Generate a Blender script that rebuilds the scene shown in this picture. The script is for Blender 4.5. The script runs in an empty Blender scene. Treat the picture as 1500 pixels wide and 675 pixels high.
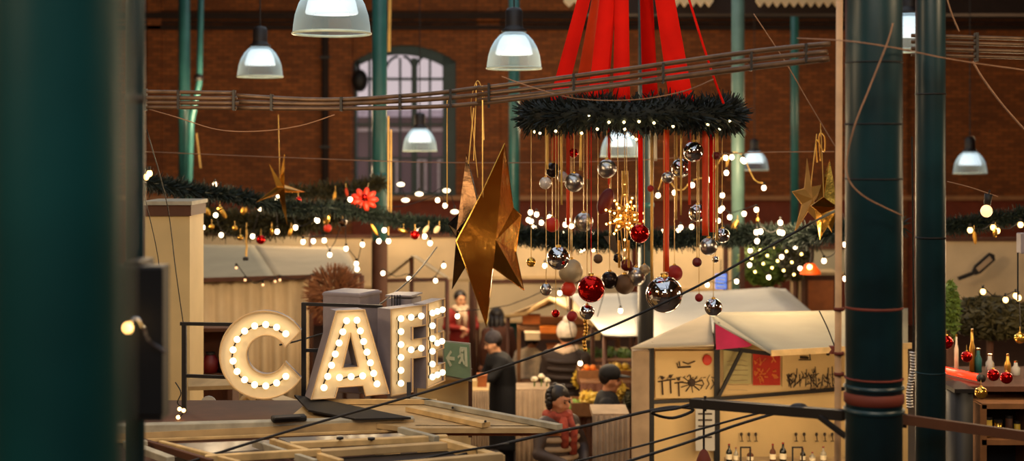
import bpy, bmesh, math, random
from mathutils import Vector, Matrix, Euler
from mathutils.geometry import tessellate_polygon
random.seed(11)
R = random.Random(5)
PI = math.pi
SC = bpy.context.scene
COL = SC.collection
F = 2083.333          # focal length in pixels of a 1500 px wide frame (50 mm on 36 mm)
CX, HY, CZ = 750.0, 215.0, 4.0   # optical centre, eye level in the frame, eye height in metres

def P(px, py, D):
    return Vector(((px - CX) / F * D, D, CZ - (py - HY) / F * D))
def G(px, py, z):     # point of a horizontal surface at height z
    D = (CZ - z) * F / (py - HY)
    return Vector(((px - CX) / F * D, D, z))
def S(D): return D / F

# ---------------------------------------------------------------- materials
def lin(c):
    return tuple(((v / 255) / 12.92 if v / 255 <= .04045 else ((v / 255 + .055) / 1.055) ** 2.4) for v in c)
def mat(name, col, rough=.6, metal=0., var=.18, scale=6., emis=None, es=0., bump=0., spec=.5, alpha=1., trans=0., sheen=0.):
    m = bpy.data.materials.new(name); m.use_nodes = True
    nt = m.node_tree; b = nt.nodes['Principled BSDF']
    c = lin(col)
    if var:
        tc = nt.nodes.new('ShaderNodeTexCoord'); nz = nt.nodes.new('ShaderNodeTexNoise')
        nz.inputs['Scale'].default_value = scale; nz.inputs['Detail'].default_value = 5
        nt.links.new(tc.outputs['Object'], nz.inputs['Vector'])
        rp = nt.nodes.new('ShaderNodeValToRGB')
        rp.color_ramp.elements[0].position = .3; rp.color_ramp.elements[1].position = .7
        rp.color_ramp.elements[0].color = tuple(v * (1 - var) for v in c) + (1,)
        rp.color_ramp.elements[1].color = tuple(min(1, v * (1 + var)) for v in c) + (1,)
        nt.links.new(nz.outputs['Fac'], rp.inputs['Fac']); nt.links.new(rp.outputs['Color'], b.inputs['Base Color'])
        if bump:
            bp = nt.nodes.new('ShaderNodeBump'); bp.inputs['Strength'].default_value = bump
            bp.inputs['Distance'].default_value = .02
            nt.links.new(nz.outputs['Fac'], bp.inputs['Height']); nt.links.new(bp.outputs['Normal'], b.inputs['Normal'])
    else:
        b.inputs['Base Color'].default_value = c + (1,)
    b.inputs['Roughness'].default_value = rough; b.inputs['Metallic'].default_value = metal
    b.inputs['Specular IOR Level'].default_value = spec
    b.inputs['Alpha'].default_value = alpha
    b.inputs['Transmission Weight'].default_value = trans
    if emis:
        b.inputs['Emission Color'].default_value = lin(emis) + (1,); b.inputs['Emission Strength'].default_value = es
    return m

def brick_mat(name, c1, c2, mortar):
    m = bpy.data.materials.new(name); m.use_nodes = True; nt = m.node_tree; b = nt.nodes['Principled BSDF']
    tc = nt.nodes.new('ShaderNodeTexCoord'); sp = nt.nodes.new('ShaderNodeSeparateXYZ'); cb = nt.nodes.new('ShaderNodeCombineXYZ')
    nt.links.new(tc.outputs['Object'], sp.inputs[0])
    nt.links.new(sp.outputs['X'], cb.inputs['X']); nt.links.new(sp.outputs['Z'], cb.inputs['Y'])
    br = nt.nodes.new('ShaderNodeTexBrick'); nt.links.new(cb.outputs[0], br.inputs['Vector'])
    br.inputs['Color1'].default_value = lin(c1) + (1,); br.inputs['Color2'].default_value = lin(c2) + (1,)
    br.inputs['Mortar'].default_value = lin(mortar) + (1,)
    br.inputs['Scale'].default_value = 1; br.inputs['Mortar Size'].default_value = .012
    br.inputs['Brick Width'].default_value = .26; br.inputs['Row Height'].default_value = .085
    nz = nt.nodes.new('ShaderNodeTexNoise'); nz.inputs['Scale'].default_value = .8; nz.inputs['Detail'].default_value = 6
    nt.links.new(tc.outputs['Object'], nz.inputs['Vector'])
    mx = nt.nodes.new('ShaderNodeMix'); mx.data_type = 'RGBA'; mx.blend_type = 'MULTIPLY'; mx.inputs[0].default_value = .55
    nt.links.new(br.outputs['Color'], mx.inputs[6]); nt.links.new(nz.outputs['Fac'], mx.inputs[7])
    nt.links.new(mx.outputs[2], b.inputs['Base Color']); b.inputs['Roughness'].default_value = .85
    return m

def tin(name, col, rough): return mat(name, col, rough, 1., .05)

M = {
 'brick': brick_mat('brick', (178, 100, 42), (134, 72, 30), (106, 66, 34)),
 'brick_trim': mat('brick_trim', (120, 66, 38), .85),
 'stone_dark': mat('stone_dark', (40, 26, 20), .9),
 'dado': mat('dado', (120, 52, 28), .8),
 'ledge': mat('ledge', (170, 120, 78), .7),
 'floor': mat('floor', (62, 46, 34), .6, scale=2),
 'ceiling': mat('ceiling', (46, 38, 32), .9),
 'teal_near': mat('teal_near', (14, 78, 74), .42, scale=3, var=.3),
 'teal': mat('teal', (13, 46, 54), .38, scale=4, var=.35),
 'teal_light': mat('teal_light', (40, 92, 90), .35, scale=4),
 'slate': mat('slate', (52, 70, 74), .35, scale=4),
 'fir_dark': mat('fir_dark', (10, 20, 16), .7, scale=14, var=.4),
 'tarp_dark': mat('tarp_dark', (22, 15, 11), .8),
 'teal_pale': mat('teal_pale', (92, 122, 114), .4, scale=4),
 'rust': mat('rust', (110, 42, 26), .7),
 'window_green': mat('window_green', (22, 52, 52), .5),
 'black': mat('black', (14, 12, 12), .6),
 'iron': mat('iron', (24, 18, 16), .55),
 'cable_black': mat('cable_black', (16, 10, 9), .6),
 'cable_tan': mat('cable_tan', (150, 110, 82), .6),
 'conduit': mat('conduit', (98, 74, 54), .45, .35, scale=12, var=.35),
 'pole_wood': mat('pole_wood', (205, 165, 125), .6),
 'wood_pale': mat('wood_pale', (205, 172, 118), .7, scale=9, var=.25),
 'wood_grey': mat('wood_grey', (168, 160, 140), .7, scale=9, var=.25),
 'wood_beige': mat('wood_beige', (188, 158, 112), .7, scale=7),
 'wood_orange': mat('wood_orange', (165, 92, 40), .6, scale=9),
 'wood_brown': mat('wood_brown', (84, 48, 28), .7, scale=7),
 'glass_roof': mat('glass_roof', (150, 146, 140), .15, scale=3),
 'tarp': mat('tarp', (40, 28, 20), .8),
 'panel_cream': mat('panel_cream', (214, 186, 132), .7, scale=2, var=.1),
 'canvas_cream': mat('canvas_cream', (214, 188, 148), .85, scale=3, var=.1, bump=.3),
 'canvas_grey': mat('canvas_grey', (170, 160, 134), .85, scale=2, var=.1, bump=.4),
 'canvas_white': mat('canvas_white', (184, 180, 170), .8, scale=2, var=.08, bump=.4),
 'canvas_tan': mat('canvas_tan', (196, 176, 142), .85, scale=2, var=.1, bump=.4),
 'wall_cream': mat('wall_cream', (226, 192, 132), .8, scale=2, var=.08),
 'paper_grey': mat('paper_grey', (190, 176, 120), .8),
 'ink': mat('ink', (66, 50, 38), .8),
 'red_print': mat('red_print', (188, 46, 22), .7),
 'print_orange': mat('print_orange', (226, 130, 60), .7),
 'pink': mat('pink', (180, 20, 78), .7),
 'letter_face': mat('letter_face', (252, 232, 192), .5, var=.03),
 'letter_side': mat('letter_side', (150, 138, 140), .6),
 'letter_rim': mat('letter_rim', (226, 190, 140), .5),
 'bulb_letter': mat('bulb_letter', (255, 240, 210), .3, var=0, emis=(255, 226, 178), es=2.6),
 'bulb': mat('bulb', (255, 240, 210), .3, var=0, emis=(255, 222, 176), es=9),
 'bulb_warm': mat('bulb_warm', (255, 230, 190), .3, var=0, emis=(255, 196, 110), es=6),
 'bulb_dim': mat('bulb_dim', (255, 220, 180), .3, var=0, emis=(255, 190, 130), es=1.6),
 'bulb_saucer': mat('bulb_saucer', (255, 240, 210), .3, var=0, emis=(255, 236, 196), es=2.2),
 'led': mat('led', (255, 240, 200), .3, var=0, emis=(255, 226, 150), es=14),
 'led_gold': mat('led_gold', (255, 230, 170), .3, var=0, emis=(255, 205, 110), es=9),
 'lamp_glow': mat('lamp_glow', (240, 240, 235), .4, var=0, emis=(228, 240, 250), es=1.0),
 'lamp_rim': mat('lamp_rim', (206, 222, 208), .3),
 'lamp_black': mat('lamp_black', (24, 18, 18), .5),
 'fir': mat('fir', (20, 34, 25), .7, scale=14, var=.5),
 'fir_olive': mat('fir_olive', (62, 56, 26), .7, scale=14, var=.5),
 'leaf_green': mat('leaf_green', (96, 118, 44), .6, scale=14, var=.4),
 'ribbon_red': mat('ribbon_red', (222, 22, 6), .8, scale=3, var=.15, spec=.1),
 'ribbon_orange': mat('ribbon_orange', (226, 66, 16), .45, scale=3),
 'ribbon_gold': mat('ribbon_gold', (222, 178, 96), .35, .4),
 'ribbon_white': mat('ribbon_white', (235, 215, 185), .4),
 'gold': mat('gold', (244, 182, 76), .14, 1., .08, 2.6, bump=.6),
 'gold_soft': tin('gold_soft', (226, 172, 78), .34),
 'bronze': mat('bronze', (72, 54, 38), .2, 1., .1, 3, bump=.6),
 'tan_star': mat('tan_star', (176, 134, 70), .4, .5),
 'silver': tin('silver', (205, 205, 210), .06),
 'silver_satin': tin('silver_satin', (190, 186, 184), .28),
 'frost': mat('frost', (178, 160, 130), .5, .4),
 'glass_white': mat('glass_white', (222, 210, 200), .25, .2),
 'red_shiny': mat('red_shiny', (196, 14, 8), .1, .85, .05),
 'red_matte': mat('red_matte', (150, 20, 16), .6),
 'red_orange': mat('red_orange', (205, 48, 18), .5),
 'maroon': mat('maroon', (96, 8, 12), .5),
 'brown_ball': mat('brown_ball', (104, 78, 56), .55, .2),
 'dark_ball': mat('dark_ball', (40, 30, 28), .25, .5),
 'gold_ball': mat('gold_ball', (232, 180, 80), .15, .9, .05),
 'sign_green': mat('sign_green', (128, 148, 112), .4, emis=(108, 130, 96), es=.12),
 'sign_white': mat('sign_white', (225, 228, 190), .4),
 'skin': mat('skin', (206, 142, 104), .55, var=.05),
 'skin_pale': mat('skin_pale', (226, 168, 128), .55, var=.05),
 'hair_dark': mat('hair_dark', (26, 16, 12), .5, scale=30),
 'lip': mat('lip', (150, 60, 52), .5),
 'coat_black': mat('coat_black', (14, 12, 14), .8),
 'coat_dark': mat('coat_dark', (44, 30, 24), .7),
 'coat_grey': mat('coat_grey', (96, 74, 62), .7),
 'coat_red': mat('coat_red', (150, 34, 26), .7),
 'coat_brown': mat('coat_brown', (92, 50, 28), .8),
 'knit_white': mat('knit_white', (222, 200, 168), .9, scale=20, bump=.4),
 'scarf_cream': mat('scarf_cream', (214, 186, 156), .9, scale=20),
 'scarf_plaid': mat('scarf_plaid', (150, 60, 42), .9, scale=14, var=.5),
 'hat_grey': mat('hat_grey', (62, 56, 60), .9, scale=20),
 'hat_white': mat('hat_white', (222, 208, 190), .9, scale=20),
 'trousers': mat('trousers', (24, 20, 24), .8),
 'fruit_orange': mat('fruit_orange', (226, 120, 24), .5),
 'fruit_yellow': mat('fruit_yellow', (222, 184, 60), .5),
 'fruit_green': mat('fruit_green', (120, 150, 50), .5),
 'flower_white': mat('flower_white', (235, 222, 190), .7),
 'cloth_grey': mat('cloth_grey', (168, 142, 112), .9),
 'crate': mat('crate', (128, 84, 46), .8, scale=10),
 'neon': mat('neon', (255, 60, 30), .3, var=0, emis=(255, 40, 16), es=2.5),
 'shade_orange': mat('shade_orange', (238, 92, 20), .5, emis=(240, 88, 16), es=.35),
 'bottle_dark': mat('bottle_dark', (14, 18, 12), .15),
 'bottle_clear': mat('bottle_clear', (206, 196, 170), .1, trans=.5),
 'label_paper': mat('label_paper', (228, 214, 180), .7),
 'facade': mat('facade', (96, 74, 84), .8, scale=.6),
 'facade_roof': mat('facade_roof', (205, 200, 215), .7),
 'facade_trim': mat('facade_trim', (190, 180, 176), .8),
 'board_blue': mat('board_blue', (90, 130, 220), .5, emis=(90, 130, 230), es=.8),
 'quilt': mat('quilt', (70, 56, 50), .6),
}
def glass_shell():
    m = bpy.data.materials.new('lamp_glass'); m.use_nodes = True; nt = m.node_tree
    for n in list(nt.nodes): nt.nodes.remove(n)
    out = nt.nodes.new('ShaderNodeOutputMaterial')
    tr = nt.nodes.new('ShaderNodeBsdfTransparent'); tr.inputs[0].default_value = (.88, .94, .95, 1)
    df = nt.nodes.new('ShaderNodeBsdfTranslucent'); df.inputs[0].default_value = (.62, .78, .84, 1)
    gl = nt.nodes.new('ShaderNodeBsdfGlossy'); gl.inputs['Roughness'].default_value = .2
    a = nt.nodes.new('ShaderNodeMixShader'); a.inputs[0].default_value = .7
    nt.links.new(df.outputs[0], a.inputs[1]); nt.links.new(gl.outputs[0], a.inputs[2])
    wv = nt.nodes.new('ShaderNodeTexWave'); tc = nt.nodes.new('ShaderNodeTexCoord')
    nt.links.new(tc.outputs['Object'], wv.inputs[0]); wv.bands_direction = 'Z'; wv.inputs['Scale'].default_value = 40
    lw = nt.nodes.new('ShaderNodeLayerWeight'); lw.inputs[0].default_value = .35
    mt = nt.nodes.new('ShaderNodeMath'); mt.operation = 'MULTIPLY_ADD'
    nt.links.new(lw.outputs['Facing'], mt.inputs[0]); mt.inputs[1].default_value = .8; mt.inputs[2].default_value = .2
    b = nt.nodes.new('ShaderNodeMixShader'); nt.links.new(mt.outputs[0], b.inputs[0])
    nt.links.new(tr.outputs[0], b.inputs[1]); nt.links.new(df.outputs[0], b.inputs[2])
    nt.links.new(b.outputs[0], out.inputs[0]); return m
M['lamp_glass'] = glass_shell()

# ---------------------------------------------------------------- mesh helper
class MB:
    def __init__(s): s.v = []; s.f = []; s.mi = []; s.cur = 0
    def add(s, vs, fs):
        b = len(s.v); s.v += [Vector(v) for v in vs]; s.f += [tuple(b + i for i in f) for f in fs]; s.mi += [s.cur] * len(fs); return s
    def box(s, c, size, rot=None, bev=0.):
        c = Vector(c); hx, hy, hz = (d / 2 for d in size); e = min(bev, hx * .9, hy * .9, hz * .9) if bev else 0
        m = rot if rot is not None else Matrix.Identity(3)
        if not e:
            vs = [c + m @ Vector((x, y, z)) for x in (-hx, hx) for y in (-hy, hy) for z in (-hz, hz)]
            return s.add(vs, [(0, 1, 3, 2), (4, 6, 7, 5), (0, 4, 5, 1), (2, 3, 7, 6), (0, 2, 6, 4), (1, 5, 7, 3)])
        bm = bmesh.new(); bmesh.ops.create_cube(bm, size=1)
        for v in bm.verts: v.co = Vector((v.co.x * hx * 2, v.co.y * hy * 2, v.co.z * hz * 2))
        bmesh.ops.bevel(bm, geom=bm.edges[:], offset=e, segments=2, affect='EDGES', profile=.5)
        vs = [c + m @ v.co for v in bm.verts]; fs = [tuple(v.index for v in f.verts) for f in bm.faces]; bm.free()
        return s.add(vs, fs)
    def bar(s, a, b, w, h, up=Vector((0, 0, 1)), bev=0.):
        a, b = Vector(a), Vector(b); d = b - a; L = d.length; d.normalize()
        x = d.cross(up)
        if x.length < 1e-4: x = Vector((1, 0, 0))
        x.normalize(); z = x.cross(d).normalized()
        m = Matrix((x, d, z)).transposed()
        return s.box((a + b) / 2, (w, L, h), m, bev)
    def tube(s, pts, r, seg=8, cap=True):
        pts = [Vector(p) for p in pts]; n = len(pts); rs = r if isinstance(r, (list, tuple)) else [r] * n
        b = len(s.v); prev = None
        for i, p in enumerate(pts):
            t = (pts[min(i + 1, n - 1)] - pts[max(i - 1, 0)])
            t = t.normalized() if t.length > 1e-9 else Vector((0, 0, 1))
            if prev is None:
                x = t.cross(Vector((0, 0, 1)))
                if x.length < .05: x = t.cross(Vector((1, 0, 0)))
            else:
                x = prev - t * prev.dot(t)
                if x.length < 1e-6: x = t.orthogonal()
            x.normalize(); prev = x; y = t.cross(x)
            for k in range(seg):
                a = 2 * PI * k / seg; s.v.append(p + (x * math.cos(a) + y * math.sin(a)) * rs[i])
        fs = []
        for i in range(n - 1):
            for k in range(seg):
                fs.append((b + i * seg + k, b + i * seg + (k + 1) % seg, b + (i + 1) * seg + (k + 1) % seg, b + (i + 1) * seg + k))
        if cap: fs += [tuple(b + k for k in reversed(range(seg))), tuple(b + (n - 1) * seg + k for k in range(seg))]
        s.f += fs; s.mi += [s.cur] * len(fs); return s
    def lathe(s, prof, c, seg=24):
        c = Vector(c); b = len(s.v)
        for (r, z) in prof:
            for k in range(seg):
                a = 2 * PI * k / seg; s.v.append(c + Vector((r * math.cos(a), r * math.sin(a), z)))
        fs = []
        for i in range(len(prof) - 1):
            for k in range(seg):
                fs.append((b + i * seg + k, b + i * seg + (k + 1) % seg, b + (i + 1) * seg + (k + 1) % seg, b + (i + 1) * seg + k))
        s.f += fs; s.mi += [s.cur] * len(fs); return s
    def ball(s, c, r, seg=20, rings=12, sc=(1, 1, 1), rot=None):
        c = Vector(c); b = len(s.v); m = rot if rot is not None else Matrix.Identity(3)
        s.v.append(c + m @ Vector((0, 0, r * sc[2])))
        for i in range(1, rings):
            th = PI * i / rings
            for k in range(seg):
                a = 2 * PI * k / seg
                s.v.append(c + m @ Vector((r * sc[0] * math.sin(th) * math.cos(a), r * sc[1] * math.sin(th) * math.sin(a), r * sc[2] * math.cos(th))))
        s.v.append(c + m @ Vector((0, 0, -r * sc[2]))); e = len(s.v) - 1
        fs = []
        for k in range(seg):
            fs.append((b, b + 1 + k, b + 1 + (k + 1) % seg))
            fs.append((e, b + 1 + (rings - 2) * seg + (k + 1) % seg, b + 1 + (rings - 2) * seg + k))
        for i in range(rings - 2):
            for k in range(seg):
                fs.append((b + 1 + i * seg + k, b + 1 + (i + 1) * seg + k, b + 1 + (i + 1) * seg + (k + 1) % seg, b + 1 + i * seg + (k + 1) % seg))
        s.f += fs; s.mi += [s.cur] * len(fs); return s
    def slab(s, pts, t, n=None):      # a planar outline given thickness t along n (default: its own normal)
        pts = [Vector(p) for p in pts]
        if n is None:
            n = Vector((0, 0, 0))
            for i in range(len(pts)): n += pts[i].cross(pts[(i + 1) % len(pts)])
            n.normalize()
        n = Vector(n) * t; k = len(pts); b = len(s.v)
        tri = tessellate_polygon([pts])
        s.v += pts + [p - n for p in pts]
        fs = [tuple(b + i for i in f) for f in tri] + [tuple(b + k + i for i in reversed(f)) for f in tri]
        fs += [(b + i, b + (i + 1) % k, b + k + (i + 1) % k, b + k + i) for i in range(k)]
        s.f += fs; s.mi += [s.cur] * len(fs); return s
    def sheet(s, grid):                # grid of points -> quads
        b = len(s.v); h = len(grid); w = len(grid[0])
        for row in grid: s.v += [Vector(p) for p in row]
        fs = [(b + i * w + j, b + i * w + j + 1, b + (i + 1) * w + j + 1, b + (i + 1) * w + j) for i in range(h - 1) for j in range(w - 1)]
        s.f += fs; s.mi += [s.cur] * len(fs); return s
    def build(s, name, mats, parent=None, smooth=False, local=False, thick=0., fixn=True):
        off = Vector((0, 0, 0))
        if parent is not None and not local:
            p = parent
            while p is not None: off += p.location; p = p.parent
        me = bpy.data.meshes.new(name)
        me.from_pydata([v - off for v in s.v], [], s.f)
        if not isinstance(mats, (list, tuple)): mats = [mats]
        for m in mats: me.materials.append(M[m] if isinstance(m, str) else m)
        if len(mats) > 1: me.polygons.foreach_set('material_index', s.mi)
        if fixn:
            bm = bmesh.new(); bm.from_mesh(me); bmesh.ops.recalc_face_normals(bm, faces=bm.faces); bm.to_mesh(me); bm.free()
        if smooth: me.polygons.foreach_set('use_smooth', [True] * len(me.polygons))
        me.update()
        o = bpy.data.objects.new(name, me); COL.objects.link(o)
        if parent is not None: o.parent = parent
        if thick:
            md = o.modifiers.new('thickness', 'SOLIDIFY'); md.thickness = thick; md.offset = 0
        return o

def tag(o, label, cat, group=None, kind=None):
    o['label'] = label; o['category'] = cat
    if group: o['group'] = group
    if kind: o['kind'] = kind
    return o
def thing(name, label, cat, loc, group=None, rz=0.):
    o = bpy.data.objects.new(name, None); COL.objects.link(o); o.location = Vector(loc); o.rotation_euler = (0, 0, rz)
    o.empty_display_size = .1
    return tag(o, label, cat, group)
def struct(o): o['kind'] = 'structure'; return o
def copy_tree(o, parent=None):
    c = o.copy(); COL.objects.link(c); c.parent = parent
    for ch in list(o.children): copy_tree(ch, c)
    return c
def copy_part(o, parent, loc):
    c = o.copy(); COL.objects.link(c); c.parent = parent; c.location = loc; return c

def curve_pts(pts, n=6):               # Catmull-Rom through points
    pts = [Vector(p) for p in pts]; out = []
    for i in range(len(pts) - 1):
        p0, p1, p2, p3 = pts[max(i - 1, 0)], pts[i], pts[i + 1], pts[min(i + 2, len(pts) - 1)]
        for k in range(n):
            t = k / n
            out.append(.5 * ((2 * p1) + (p2 - p0) * t + (2 * p0 - 5 * p1 + 4 * p2 - p3) * t * t + (3 * p1 - p0 - 3 * p2 + p3) * t ** 3))
    out.append(pts[-1]); return out

exec_parts = []
# ================================================================ THE HALL
XW, YB, YF, ZC = 13.0, 32.0, -4.0, 9.6
struct(MB().box((0, (YB + YF) / 2, -.1), (2 * XW + 1, YB - YF + 1, .2)).build('floor', 'floor'))
struct(MB().box((0, (YB + YF) / 2, ZC + .1), (2 * XW + 1, YB - YF + 1, .2)).build('ceiling', 'ceiling'))
struct(MB().box((-XW - .15, (YB + YF) / 2, ZC / 2), (.3, YB - YF, ZC)).build('wall_left', 'brick'))
struct(MB().box((XW + .15, (YB + YF) / 2, ZC / 2), (.3, YB - YF, ZC)).build('wall_right', 'brick'))
struct(MB().box((0, YF - .15, ZC / 2), (2 * XW, .3, ZC)).build('wall_front', 'brick'))
def wx(px): return (px - CX) / F * YB
def wz(py): return CZ - (py - HY) / F * YB
x0, x1 = wx(518), wx(668); zs, zt, zb = wz(90), wz(66), wz(290)
m = MB(); T = .5
def wallbox(m, xa, xb, za, zc): m.box(((xa + xb) / 2, YB + T / 2, (za + zc) / 2), (xb - xa, T, zc - za))
wallbox(m, -XW, x0, 0, ZC); wallbox(m, x1, XW, 0, ZC); wallbox(m, x0, x1, 0, zb)
def arc(xa, xb, zspring, ztop, n=16):
    w = (xb - xa) / 2; h = ztop - zspring; r = (w * w + h * h) / (2 * h); cz = ztop - r; a0 = math.asin(w / r)
    return [((xa + xb) / 2 + r * math.sin(-a0 + 2 * a0 * k / n), cz + r * math.cos(-a0 + 2 * a0 * k / n)) for k in range(n + 1)]
A = arc(x0, x1, zs, zt)
for (a, b) in zip(A[:-1], A[1:]):
    m.add([(a[0], YB, a[1]), (b[0], YB, b[1]), (b[0], YB, ZC), (a[0], YB, ZC), (a[0], YB + T, a[1]), (b[0], YB + T, b[1]), (b[0], YB + T, ZC), (a[0], YB + T, ZC)],
          [(0, 1, 2, 3), (4, 7, 6, 5), (0, 4, 5, 1)])
struct(m.build('wall_back', 'brick', fixn=False))
# raised brick pier, string courses and the red-brown dado on the back wall
m = MB(); m.box((wx(500), YB - .1, ZC / 2), (wx(517) - wx(484), .2, ZC)); m.box((wx(715), YB - .05, ZC / 2), (.5, .1, ZC))
m.box((wx(228), YB - .08, ZC / 2), (.3, .16, ZC)); m.box((wx(1300), YB - .08, ZC / 2), (.8, .16, ZC))
struct(m.build('trim_1', 'brick'))
m = MB()
for z, h, d in ((wz(24), .14, .22), (wz(41), .1, .16), (wz(33), .05, .1)): m.box((0, YB - d / 2, z), (2 * XW, d, h))
struct(m.build('trim_2', 'stone_dark'))
m = MB(); m.box((0, YB - .04, wz(292) / 2), (2 * XW, .08, wz(292)))
struct(m.build('trim_3', 'dado'))
m = MB(); m.box((0, YB - .12, wz(292) + .04), (2 * XW, .24, .09)); struct(m.build('trim_4', 'ledge'))
# window: frame, mullions with pointed tracery, pane, and the house across the street
wn = thing('window_1', 'tall arched window with dark green glazing bars in the brick wall', 'window', (wx(593), YB, 0)); wn['kind'] = 'structure'
def band(m, outer, inner, y, d):
    for i in range(len(outer) - 1):
        a, b, c, e = outer[i], outer[i + 1], inner[i + 1], inner[i]
        m.add([(a[0], y, a[1]), (b[0], y, b[1]), (c[0], y, c[1]), (e[0], y, e[1]), (a[0], y + d, a[1]), (b[0], y + d, b[1]), (c[0], y + d, c[1]), (e[0], y + d, e[1])],
              [(0, 1, 2, 3), (4, 7, 6, 5), (2, 6, 7, 3), (0, 4, 5, 1)])
m = MB(); gx0, gx1 = wx(521), wx(648)
A2 = arc(gx0, gx1, wz(96), wz(79)); band(m, A, A2, YB + .1, .25)
m.box(((x1 + gx1) / 2, YB + .22, (zs + zb) / 2), (x1 - gx1, .24, zs - zb + .3)); m.box(((x0 + gx0) / 2, YB + .22, (zs + zb) / 2), (gx0 - x0 + .02, .24, zs - zb + .3))
m.box(((x0 + x1) / 2, YB + .18, zb + .06), (x1 - x0, .3, .12))
m.build('window_frame', 'window_green', wn)
m = MB()
for px, w in ((540, .05), (562, .04), (585, .05), (606, .13), (629, .05)):
    m.box((wx(px), YB + .22, (wz(84) + zb) / 2), (w, .08, wz(84) - zb))
for py, w in ((115, .06), (182, .05), (232, .05)): m.box(((gx0 + gx1) / 2, YB + .22, wz(py)), (gx1 - gx0, .06, w))
for cx_, r in ((593, 15), (562, 20), (629, 16)):
    for sg in (-1, 1):
        m.tube([(wx(606 if cx_ != 562 else 562) + sg * r / F * YB * (1 - math.cos(t * PI / 2 / 6)), YB + .22, wz(112 - 30 * math.sin(t * PI / 2 / 6))) for t in range(7)], .03, 5)
m.build('mullion', 'window_green', wn)
gm = bpy.data.materials.new('window_glass'); gm.use_nodes = True; nt = gm.node_tree
for n in list(nt.nodes): nt.nodes.remove(n)
o_, t_, g_, x_ = nt.nodes.new('ShaderNodeOutputMaterial'), nt.nodes.new('ShaderNodeBsdfTransparent'), nt.nodes.new('ShaderNodeBsdfGlossy'), nt.nodes.new('ShaderNodeMixShader')
g_.inputs['Roughness'].default_value = .4; x_.inputs[0].default_value = .02; t_.inputs[0].default_value = (.94, .95, .95, 1)
nt.links.new(t_.outputs[0], x_.inputs[1]); nt.links.new(g_.outputs[0], x_.inputs[2]); nt.links.new(x_.outputs[0], o_.inputs[0]); M['window_glass'] = gm
m = MB(); m.slab([(p[0], YB + .3, p[1]) for p in A2] + [(gx1, YB + .3, zb), (gx0, YB + .3, zb)], .01, (0, 1, 0)); m.build('pane', 'window_glass', wn)
YO = 44.
def ox(px): return (px - CX) / F * YO
def oz(py): return CZ - (py - HY) / F * YO
hs = thing('exterior_house', 'dull mauve house front seen outside through the arched window', 'house', (ox(590), YO, 0))
MB().box((ox(590), YO + 2, oz(168) / 2 - 1), (9, 4, oz(168) + 2)).build('facade_wall', 'facade', hs)
MB().box((ox(590), YO + 1.9, oz(166)), (9.4, 4.4, .22)).build('parapet', 'facade_roof', hs)
MB().box((ox(590), YO - .05, oz(190)), (9, .12, .1)).build('string_course', 'facade_trim', hs)
for px in (548, 576, 618, 648):
    f_ = MB().box((ox(px), YO - .02, oz(262)), (.28, .12, 1.3)).build('window_surround', 'facade_trim', hs)
    MB().box((ox(px), YO - .09, oz(262)), (.16, .02, 1.1)).build('dark_pane', 'black', f_)
# a round dark spotlight fixed beside the window, and the recess shade beside the brick pier modelled as a dark tube
t = thing('spotlight', 'dark round spotlight fixed at the upper window corner', 'spotlight', P(527, 118, 31.6))
MB().ball(P(527, 118, 31.6), .2, sc=(.9, 1, 1.25)).build('housing', 'black', t, True); MB().tube([P(527, 110, 31.6), P(524, 90, 31.9)], .03).build('bracket_frame', 'iron', t)
t = thing('recess_shade_tube', 'dark brown tube standing in for the recess shade beside the brick pier', 'pipe', (wx(478), YB - .12, 0))
MB().tube([(wx(478), YB - .14, 0), (wx(478), YB - .14, ZC)], .085).build('pipe', 'stone_dark', t, True)  # dark tube standing in for the recess shade
m = MB(); [m.box((wx(478), YB - .14, z), (.24, .2, .06)) for z in (2, 4, 6, 8)]; m.build('pipe_clamp', 'iron', t)  # clamps added to the tube that stands for shade
# dark roof beam and the pale fretwork board in front of it
struct(MB().box(((850 + 1600) / 2 / F * 24 - CX / F * 24, 24, P(0, -8, 24).z), (750 / F * 24, .5, 60 / F * 24)).build('trim_5', 'stone_dark'))
m = MB()
for a, b in ((985, 1045), (1108, 1232), (826, 858)):
    top = [P(a, -25, 23.5), P(b, -25, 23.5)]; n = int((b - a) / 12)
    low = [P(b - (b - a) * k / (2 * n), 10 if k % 2 else 2, 23.5) for k in range(2 * n + 1)]
    m.slab(top + low, .08, (0, -1, 0))
struct(m.build('trim_6', 'canvas_cream'))

# ---------------------------------------------------------------- cast-iron posts
def post(px, wpx, D, mt, label, collars=(), sleeve=None, top=ZC, group=None):
    r = wpx / 2 * S(D); b = P(px, HY, D); b.z = 0
    t = thing('iron_post', label, 'column', b, group)
    MB().tube([b, b + Vector((0, 0, top))], r, 32).build('shaft', mt, t, True)
    for (py, h, k, cm) in collars:
        c = P(px, py, D); hh = h * S(D)
        MB().lathe([(r * .98, -hh / 2), (r * k, -hh / 2 + .01), (r * k, hh / 2 - .01), (r * .98, hh / 2)], c, 32).build('collar', cm, t, True)
    MB().lathe([(r * 1.6, 0), (r * 1.6, .12), (r * 1.25, .2), (r * 1.2, .5), (r, .6)], b, 32).build('base', mt, t, True)
    if sleeve:
        z = P(px, sleeve[0], D).z; MB().lathe([(r * 1.02, .6), (r * 1.06, .62), (r * 1.06, z - .03), (r, z)], b, 32).build('sleeve', sleeve[1], t, True)
    return t
post(86, 196, 1.6, 'teal_near', 'huge out-of-focus green post right in front of the viewer')
post(199, 26, 5.2, 'teal', 'slim near-black post beside the blurred green one', [(146, 14, 1.12, 'iron')])
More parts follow.
